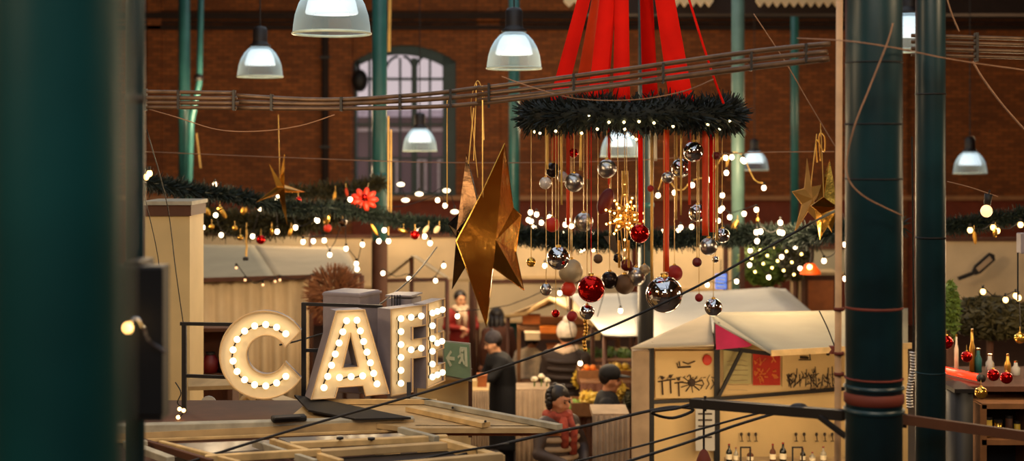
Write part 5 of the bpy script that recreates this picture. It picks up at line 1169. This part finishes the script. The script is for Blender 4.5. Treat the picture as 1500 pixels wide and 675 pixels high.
# ================================================================ PEOPLE
def capsule_chain(m, pts, rs, seg=12):
    m.tube(pts, rs, seg)
    for p, r in zip(pts, rs): m.ball(p, r, seg, 8)
def remesh(o, vs):
    md = o.modifiers.new('skin', 'REMESH'); md.mode = 'VOXEL'; md.voxel_size = vs; md.use_smooth_shade = True
    s = o.modifiers.new('smooth', 'SMOOTH'); s.iterations = 3; s.factor = .5
def person(label, px, head_y, D, face, coat, H=1.66, arms=None, look=(0, 0), skin='skin', hair='short', hat=None, scarf=None, lean=0., coat_len=.5, female=True, quilt=False, legs='trousers', bulk=1., group=None):
    """face: degrees the body turns from facing the viewer, positive to the right of the picture. arms: ((elbow),(wrist)) x2 in body frame (x: own left, y: forward, z up)."""
    base = P(px, HY, D); base.z = 0
    top = P(0, head_y, D).z; Hh = top
    k = Hh / 1.66
    t = thing('person', label, 'person', base, group, 0)
    rz = Matrix.Rotation(math.radians(face), 3, 'Z')
    # body frame: forward = -Y at face 0
    def T_(x, y, z):
        z_ = z * k; sh = lean * max(0, z - .9)          # lean forward above the hips
        v = rz @ Vector((x * k, -(y + sh) * k, 0)); return Vector((v.x, v.y, z_))
    hr = Matrix.Rotation(math.radians(face + look[0]), 3, 'Z') @ Matrix.Rotation(math.radians(look[1]), 3, 'X')
    hc = T_(0, .03, 1.535)
    def Hd(x, y, z): return hc + hr @ Vector((x * k, -y * k, z * k))
    w = .175 if female else .2
    arms = arms or (((w + .05, .0, 1.12), (w + .03, .10, .88)), ((-w - .05, .0, 1.12), (-w - .03, .10, .88)))
    b = MB()   # one continuous body
    b.ball(Hd(0, 0, .025), .092 * k, 20, 14, (.86, 1.02, 1.12)); b.ball(Hd(0, .03, -.055), .06 * k, 16, 12, (.95, 1, 1.05)); b.ball(Hd(0, .062, -.098), .022 * k, 10, 8)
    b.tube([Hd(0, .088, .03), Hd(0, .106, -.008), Hd(0, .112, -.024)], [.008 * k, .012 * k, .015 * k], 8); b.ball(Hd(0, .104, -.022), .016 * k, 8, 6)
    for s in (-1, 1):
        b.ball(Hd(.08 * s, -.005, .0), .022 * k, 10, 8, (.45, .9, 1.3)); b.ball(Hd(.045 * s, .06, -.02), .03 * k, 8, 6); b.ball(Hd(.035 * s, .082, .045), .018 * k, 8, 6, (1.3, .6, .5))
    b.tube([T_(0, -.01, 1.36), Hd(0, -.01, -.05)], [.056 * k, .05 * k], 12)
    capsule_chain(b, [T_(0, 0, 1.27), T_(0, .01, 1.2), T_(0, 0, 1.05), T_(0, 0, .93)], [.11 * k, .115 * k, .11 * k, .125 * k])
    for s, (el, wr) in zip((1, -1), arms):
        sh = T_(s * w, 0, 1.34); e = T_(*el); wv = T_(*wr); capsule_chain(b, [T_(s * .08, 0, 1.33), sh, sh.lerp(e, .5), e, e.lerp(wv, .6), wv], [.06 * k, .052 * k, .045 * k, .036 * k, .03 * k, .023 * k], 10)
        d = (wv - e).normalized(); sd = d.cross(Vector((0, 0, 1))).normalized(); up = sd.cross(d)
        pc = wv + d * .045 * k; b.ball(pc, .04 * k, 12, 8, (1, 1, 1)); 
        for f in range(4):
            o_ = sd * (f - 1.5) * .02 * k; L = (.07, .08, .076, .058)[f] * k; p0 = wv + d * .07 * k + o_; p1 = p0 + d * L * .5 - up * .008 * k; p2 = p1 + d * L * .35 - up * .025 * k
            b.tube([p0 - d * .03 * k, p0, p1, p2], [.0105 * k, .0105 * k, .0095 * k, .008 * k], 8)
        p0 = wv + d * .02 * k - sd * .03 * k * s; b.tube([p0, p0 + d * .03 * k - sd * .025 * s * k, p0 + d * .055 * k - sd * .03 * s * k - up * .012 * k], [.014 * k, .012 * k, .009 * k], 8)
    for s in (-1, 1):
        capsule_chain(b, [T_(s * .085, 0, .92), T_(s * .09, .01, .5), T_(s * .09, -.01, .3), T_(s * .09, -.02, .09)], [.095 * k, .06 * k, .055 * k, .038 * k], 12)
        b.tube([T_(s * .09, -.05, .045), T_(s * .095, .06, .035), T_(s * .1, .15, .028)], [.042 * k, .042 * k, .03 * k], 10)
    body = b.build('body', skin, t, True, local=True); remesh(body, .011)
    for s in (-1, 1):
        e = MB().ball(Hd(.034 * s, .088, .022), .0095 * k, 8, 6).build('eye', 'black', t, True, local=True)
        MB().tube([Hd(.018 * s, .1, .045), Hd(.05 * s, .088, .046)], .0035 * k, 5).build('eyebrow', 'hair_dark', t, local=True)
    MB().tube([Hd(-.022, .089, -.058), Hd(0, .097, -.056), Hd(.022, .089, -.058)], [.003 * k, .006 * k, .003 * k], 6).build('mouth', 'lip', t, True, local=True)
    # coat
    c = MB(); ce = .9 - coat_len + .0
    prof = [(1.445, .07), (1.40, .125), (1.3, .165), (1.05, .15), (.93, .165), (max(.9 - coat_len / 2, .3), .175), (max(.9 - coat_len, .12), .195)]
    seg = 20; vs = []; 
    for i, (z, r) in enumerate(prof):
        wx_ = bulk * r * (1.22 if i in (1, 2) else 1.08) * (1 if female else 1.08)
        for j in range(seg):
            a = 2 * PI * j / seg; vs.append(T_(wx_ * math.cos(a), r * bulk * .82 * math.sin(a), z + .006 * math.sin(3 * a)))
    fs = [(i * seg + j, i * seg + (j + 1) % seg, (i + 1) * seg + (j + 1) % seg, (i + 1) * seg + j) for i in range(len(prof) - 1) for j in range(seg)] + [tuple(range(seg)), tuple((len(prof) - 1) * seg + j for j in range(seg))]
    c.add(vs, fs)
    for s, (el, wr) in zip((1, -1), arms):
        sh = T_(s * w, 0, 1.33); e = T_(*el); wv = T_(*wr); wv = e.lerp(wv, .95); capsule_chain(c, [T_(s * .08, 0, 1.33), sh, sh.lerp(e, .5), e, wv], [.085 * k, .076 * k, .066 * k, .058 * k, .044 * k], 12)
    co_ = c.build('coat', coat, t, True, local=True); remesh(co_, .016)
    if quilt:
        q = MB()
        for z in [1.3 - .085 * i for i in range(int((1.3 - (.9 - coat_len)) / .085) + 1)]:
            r = .165 if z > .95 else .165 + (.95 - z) * .06; pts = [T_(r * 1.2 * math.cos(a * PI / 10), r * .95 * math.sin(a * PI / 10), z) for a in range(21)]; q.tube(pts, .028 * k, 8, False)
        q.build('quilted_pattern', quilt if isinstance(quilt, str) else 'quilt', t, True, local=True)
    l = MB()
    for s in (-1, 1): capsule_chain(l, [T_(s * .08, 0, .88), T_(s * .09, .01, .5), T_(s * .09, -.015, .1)], [.11 * k, .082 * k, .062 * k], 12)
    lo = l.build('trousers', legs, t, True, local=True); remesh(lo, .016)
    for s in (-1, 1): MB().tube([T_(s * .09, -.07, .05), T_(s * .09, .0, .055), T_(s * .1, .1, .04), T_(s * .1, .175, .03)], [.045 * k, .055 * k, .05 * k, .03 * k], 12).build('shoe', 'black', t, True, local=True)
    # hair
    h = MB(); hm = 'hair_dark'
    if hair == 'bun' : h.ball(Hd(0, -.1, .07), .045 * k, 12, 8)
    h.ball(Hd(0, -.022, .05), .1 * k, 20, 14, (.98, 1.0, 1.02))
    if hair in ('long', 'shoulder'):
        L = .34 if hair == 'long' else .2
        for s in (-1, 0, 1):
            capsule_chain(h, [Hd(.05 * s, -.055 + .02 * abs(s), .04), Hd(.062 * s, -.07 + .03 * abs(s), -.08), Hd(.06 * s, -.08 + .02 * abs(s), -L)], [.06 * k, .055 * k, .03 * k], 10)
    if hair == 'curly':
        for i in range(80): a = i * 2.4; z = -.07 + .2 * ((i * 7) % 80) / 80; q_ = math.sqrt(max(.05, 1 - ((z - .03) / .125) ** 2)); h.ball(Hd(.1 * q_ * math.cos(a), -.03 - .085 * q_ * abs(math.sin(a)), z), .024 * k, 8, 6)
    ho = h.build('hair', hm, t, True, local=True)
    if hat:
        g = MB(); hm2, style = hat
        if style == 'beanie': g.ball(Hd(0, -.012, .07), .103 * k, 20, 14, (1, 1.06, .98)); g.ball(Hd(0, -.02, .175), .022 * k, 10, 8); ro = .108
        elif style == 'bobble': g.ball(Hd(0, -.015, .075), .11 * k, 20, 14, (1, 1.05, 1.1)); g.ball(Hd(0, -.04, .2), .045 * k, 12, 10)
        elif style == 'cap': g.ball(Hd(0, -.01, .075), .108 * k, 20, 14, (1, 1.05, .85)); g.ball(Hd(0, .11, .06), .085 * k, 14, 8, (.9, 1.15, .14), hr)
        g.build('hat', hm2, t, True, local=True)
    if scarf:
        g = MB(); g.tube([T_(.095 * math.cos(a * PI / 8), .095 * math.sin(a * PI / 8) + .01, 1.405 + .012 * math.sin(a * 2)) for a in range(17)], .048 * k, 10, False)
        g.tube([T_(.03, .11, 1.4), T_(.05, .16, 1.28), T_(.05, .165, 1.08)], [.045 * k, .045 * k, .035 * k], 10); g.tube([T_(-.03, .11, 1.4), T_(-.05, .16, 1.3), T_(-.045, .165, 1.15)], [.045 * k, .045 * k, .035 * k], 10)
        g.build('scarf', scarf, t, True, local=True)
    return t
person('person in a red jacket and cream scarf standing behind the large gold star', 674, 427, 22.6, 12, 'coat_red', arms=(((.24, .08, 1.12), (.06, .22, 1.05)), ((-.24, .08, 1.12), (-.04, .24, 1.12))), look=(16, 8), skin='skin_pale', hair='bun', scarf='scarf_cream', coat_len=.25, legs='trousers')
person('person with long black hair in a brown jacket, seen from behind', 731, 453, 20.3, 200, 'coat_brown', hair='long', look=(-20, 10), coat_len=.3, lean=.12)
person('person in a long black coat and grey knit hat reaching over the goods', 741, 488, 17.6, -72, 'coat_black', arms=(((.22, .2, 1.16), (.18, .42, 1.12)), ((-.2, .22, 1.08), (-.12, .42, .98))), look=(-6, 14), skin='skin_pale', hat=('hat_grey', 'beanie'), hair='short', coat_len=.62, lean=.2, bulk=1.3)
person('person in a cream knitted jumper bending over the table behind the black coat', 768, 489, 19.0, 150, 'knit_white', hair='curly', look=(10, 30), coat_len=.15, lean=.35)
person('person in a white bobble hat and dark quilted long coat, seen from behind', 829, 478, 17.0, 165, 'coat_dark', hat=('hat_white', 'bobble'), hair='short', coat_len=.72, quilt='coat_dark', look=(20, 0), female=False, scarf='scarf_cream', bulk=1.15)
person('person with dark curly hair and plaid scarf walking towards the viewer', 816, 567, 13.4, 38, 'quilt', hair='curly', look=(12, 12), scarf='scarf_plaid', coat_len=.35, quilt='cloth_grey', bulk=1.15, arms=(((.26, .05, 1.1), (.12, .24, 1.0)), ((-.26, .05, 1.1), (-.1, .25, 1.02))))
person('person in black cap and dark jacket in profile among the flower crates', 889, 539, 14.6, 86, 'coat_black', hat=('coat_black', 'cap'), hair='short', coat_len=.2, female=False, look=(4, 6), skin='skin')

# ---------------------------------------------------------------- goods around the shoppers
def heap(name, label, grp, c, nx, ny, r, mt, cat, D, lb, tiers=1):
    n = 0
    proto = None
    for l_ in range(tiers):
        for j in range(ny - l_):
            for i in range(nx - l_):
                p = Vector(c) + Vector(((i - (nx - l_ - 1) / 2) * r * 2.1 + R.uniform(-.1, .1) * r, (j - (ny - l_ - 1) / 2) * r * 2.1, r + l_ * r * 1.6))
                if proto is None:
                    proto = MB().ball((0, 0, 0), r, 12, 8, (1, 1, .92)).build(name, mt, smooth=True); st = MB().tube([(0, 0, r * .85), (0, 0, r * 1.05)], r * .12, 5).build('stem', 'wood_brown', proto, local=True); o = proto
                else: o = copy_tree(proto)
                o.location = p; tag(o, lb, cat, grp)
def crate(label, px, py, D, wpx, mt='crate', h=.16, d=.4):
    c = P(px, py, D); w = wpx * S(D); t = thing('crate', label, 'crate', c, 'crates of the flower and fruit stall')
    MB().box(c + Vector((0, 0, .01)), (w, d, .02)).build('bottom_board', mt, t)
    for s in (-1, 1):
        MB().box(c + Vector((0, s * d / 2, h / 2)), (w, .02, h)).build('side_board', mt, t); MB().box(c + Vector((s * w / 2, 0, h / 2)), (.02, d - .03, h)).build('end_board', mt, t)
    return c
def table(label, pxa, pxb, py, D, depth, mt, cloth=None):
    xa, xb = P(pxa, 0, D).x, P(pxb, 0, D).x; z = P(0, py, D).z; t = thing('market_table', label, 'table', ((xa + xb) / 2, D, 0), 'tables of the market stalls')
    MB().box(((xa + xb) / 2, D + depth / 2, z - .02), (xb - xa, depth, .04)).build('table_top', mt, t)
    for x in (xa + .04, xb - .04):
        for y in (D + .05, D + depth - .05): MB().box((x, y, (z - .04) / 2), (.04, .04, z - .04)).build('leg', 'wood_brown', t)
    if cloth: pleats('cloth_skirt', (xa, D - .02, 0), (xb, D - .02, 0), .1, z - .01, cloth, t, 7, .02)
    return z
table('table with grey cloth skirt between the black coat and the quilted coat', 756, 806, 570, 16.2, .45, 'cloth_grey', 'cloth_grey')
table('low display table heaped with yellow and orange fruit beside the black cap', 850, 926, 560, 15.8, .8, 'crate', 'coat_brown')
table('upper display table with green bunches behind the fruit', 852, 926, 528, 17.7, .6, 'crate', 'wood_brown')
table('table with pale goods between the red jacket and the black coat', 690, 716, 571, 16.3, .5, 'wood_pale', 'cloth_grey')
table('grey draped table in front of the fruit stall', 868, 922, 606, 13.5, .5, 'cloth_grey', 'cloth_grey')
c = crate('wooden crate of oranges beside the person in the black cap', 864, 559, 16.3, 34); heap('orange', '', 'oranges in the wooden crate', c + Vector((0, 0, .02)), 4, 4, .034, 'fruit_orange', 'orange', 16.3, 'round orange fruit lying in the wooden crate beside the black cap', 3)
c = crate('wooden crate of yellow fruit near the white stall post', 911, 559, 16.3, 36); heap('lemon', '', 'yellow fruit in the crate', c + Vector((0, 0, .02)), 4, 4, .038, 'fruit_yellow', 'lemon', 16.3, 'yellow fruit lying in the crate near the white stall post', 3)
c = crate('crate of green apples in front of the quilted coat', 852, 604, 15.6, 30, h=.14); table('small low stand under the green apple crate', 838, 868, 605, 15.4, .5, 'crate'); heap('apple', '', 'green apples in the crate', c + Vector((0, .0, .02)), 4, 3, .036, 'fruit_green', 'apple', 15.6, 'green apple lying in the crate next to the quilted coat', 2)
for i, (px, py, D, rx, rz, mt, lb) in enumerate([(845, 520, 18, 10, 9, 'leaf_green', 'leafy green bunch on the upper table, closest to the quilted coat'), (866, 518, 18, 12, 11, 'leaf_green', 'second leafy bunch on the upper table'), (890, 517, 18, 12, 10, 'leaf_green', 'leafy bunch above the black cap'), (914, 519, 18, 11, 10, 'leaf_green', 'leafy bunch nearest to the white stall post'), (900, 540, 17, 12, 9, 'fruit_yellow', 'yellow-green flower bunch behind the black cap'), (922, 585, 15.4, 8, 14, 'fir_olive', 'dark plant by the white stall post'), (862, 584, 15.5, 14, 12, 'fruit_yellow', 'yellow flowers below the orange crate'), (906, 574, 15.6, 14, 13, 'fruit_yellow', 'big yellow flower bunch in front of the yellow fruit crate'), (916, 552, 16.8, 12, 12, 'fruit_yellow', 'yellow flower bunch just below the leafy ones at the white post'), (872, 552, 16.9, 10, 9, 'fruit_orange', 'orange flower bunch behind the orange crate'), (848, 555, 16.7, 9, 12, 'fruit_yellow', 'golden flower bunch at the back of the quilted coat')]):
    bush('flower_bunch', lb, P(px, py, D), rx * S(D), rz * S(D), 260, mt, .035, .12, trunk=False)
for i, (px, py, r, D, mt, lb) in enumerate([(783, 556, 5, 16.4, 'flower_white', 'white flower head at the table with the grey skirt'), (793, 552, 5, 16.4, 'flower_white', 'white flower head, the topmost of the three'), (801, 558, 5, 16.4, 'flower_white', 'white flower head nearest the quilted coat')]):
    t = thing('flower', lb, 'flower', P(px, 570, D), 'white flowers on the skirted table'); m = MB(); c0 = P(px, py, D)
    for k in range(14): d = Vector((R.gauss(0, 1), R.gauss(0, 1), abs(R.gauss(0, 1)))).normalized(); m.ball(c0 + d * r * S(D) * .6, r * S(D) * .5, 8, 6)
    m.build('blossom', mt, t, True); MB().tube([c0, P(px, 571, D)], .008).build('stem', 'leaf_green', t)
for i, (px, py, w, h, D, mt, lb) in enumerate([(706, 571, 14, 22, 16.6, 'wood_orange', 'glowing amber carton in front of the black coat'), (778, 476, 26, 14, 18.9, 'print_orange', 'long orange box on the shelf under the awning'), (806, 487, 30, 8, 18.2, 'fruit_orange', 'flat orange box on the shelf behind the white hat'), (780, 497, 22, 10, 18.1, 'canvas_cream', 'cream carton on the upper shelf'), (868, 497, 22, 9, 18.2, 'panel_cream', 'cream carton near the lilac canopy'), (895, 496, 18, 12, 18.2, 'coat_brown', 'brown carton under the lilac canopy'),
        (810, 517, 18, 12, 18.3, 'wood_orange', 'orange carton on the lower shelf beside the white hat'), (908, 517, 20, 6, 18.4, 'wood_pale', 'thin pale board lying at the black post'), (852, 517, 14, 10, 18.3, 'panel_cream', 'small cream carton behind the bead chain'), (695, 571, 9, 14, 16.6, 'panel_cream', 'pale carton beside the exit sign'), (878, 480, 20, 10, 18.4, 'coat_grey', 'dark pillow-like parcel under the lilac canopy edge')]):
    t = thing('carton', lb, 'box', P(px, py, D), 'cartons on the market shelves'); hh = h * S(D)
    MB().box(P(px, py, D) + Vector((0, 0, hh / 2)), (w * S(D), .2, hh), None, .008).build('body', mt, t); MB().box(P(px, py, D) + Vector((0, 0, hh + .004)), (w * S(D) + .012, .21, .012)).build('lid', mt, t)
t = thing('shelf_rack', 'open timber rack behind the white hat that carries the cartons', 'rack', Vector((P(835, 0, 18.6).x, 18.6, 0)))
for px in (760, 905): MB().box((P(px, 0, 18.5).x, 18.55, P(0, 476, 18.5).z / 2), (.05, .3, P(0, 476, 18.5).z)).build('side_panel', 'crate', t)
for py in (558, 478): MB().box((P(832, 0, 18.5).x, 18.55, P(0, py, 18.5).z - .02), (145 * S(18.5), .34, .04)).build('shelf', 'crate', t)
WARM_FILLS = [((-5, 6, 5.5), 260), ((4.5, 6, 5.5), 200), ((1.2, 4.5, 6.0), 160), ((-5, 13.8, 3.6), 130), ((-1.2, 13.5, 3.4), 110), ((2.7, 14.2, 3.4), 110), ((3.9, 10.6, 3.2), 45), ((1.6, 11.6, 1.7), 17), ((2.5, 11.6, 1.7), 17), ((6, 9.5, 3.3), 45), ((5.2, 12.6, 2.6), 35),  # unseen warm points added to brighten the hall, stars, letters and stalls
         ((-5, 24, 4.5), 210), ((1, 25, 4.5), 210), ((8, 24, 4.5), 180), ((-2.3, 19.8, 3.4), 90), ((3, 19, 3.4), 90), ((.5, 18.3, 2.5), 90), ((.9, 15.4, 2.5), 75), ((-.7, 22.0, 2.6), 90), ((-.5, 16.6, 2.6), 50), ((-1.6, 7.4, 4.2), 45),
         ((2.6, 2.4, 4.6), 30), ((-2.2, .2, 4.4), 26)]  # unseen pair added for highlights on the near post
# ================================================================ LIGHT, WORLD, CAMERA
def area(loc, rot, sx, sy, e, col):
    l = bpy.data.lights.new('cool_fill', 'AREA'); l.shape = 'RECTANGLE'; l.size = sx; l.size_y = sy; l.energy = e; l.color = col
    o = bpy.data.objects.new('cool_fill', l); COL.objects.link(o); o.location = loc; o.rotation_euler = rot; return o
area((0, 14, ZC - .3), (0, 0, 0), 8, 26, 560, (.80, .90, 1.0))  # ambient ceiling fill, standing for the hall's roof daylight
def point(loc, e, col=(1, .71, .40), r=.3):
    l = bpy.data.lights.new('warm_fill', 'POINT'); l.energy = e; l.color = col; l.shadow_soft_size = r
    o = bpy.data.objects.new('warm_fill', l); COL.objects.link(o); o.location = loc
area((0, -2.5, 7.5), (math.radians(35), 0, 0), 5, 2, 120, (.75, .92, 1.0))  # unseen cool fill added behind the camera to lift the near post
for loc, e in WARM_FILLS: point(loc, e)
w = bpy.data.worlds.new('dusk'); SC.world = w; w.use_nodes = True
bg = w.node_tree.nodes['Background']; bg.inputs[0].default_value = (.62, .50, .52, 1); bg.inputs[1].default_value = 1.0
cam = bpy.data.cameras.new('camera'); co = bpy.data.objects.new('camera', cam); COL.objects.link(co)
co.location = (0, 0, CZ); co.rotation_euler = (PI / 2, 0, 0); cam.lens = 50; cam.sensor_width = 36; cam.sensor_fit = 'HORIZONTAL'
cam.shift_y = -(337.5 - HY) / 1500; cam.clip_end = 200; cam.clip_start = .05
cam.dof.use_dof = True; cam.dof.focus_distance = 9.6; cam.dof.aperture_fstop = 1.35
SC.camera = co
SC.view_settings.view_transform = 'Standard'; SC.view_settings.look = 'None'; SC.view_settings.exposure = .17; SC.view_settings.gamma = 1
SC.view_settings.use_curve_mapping = False
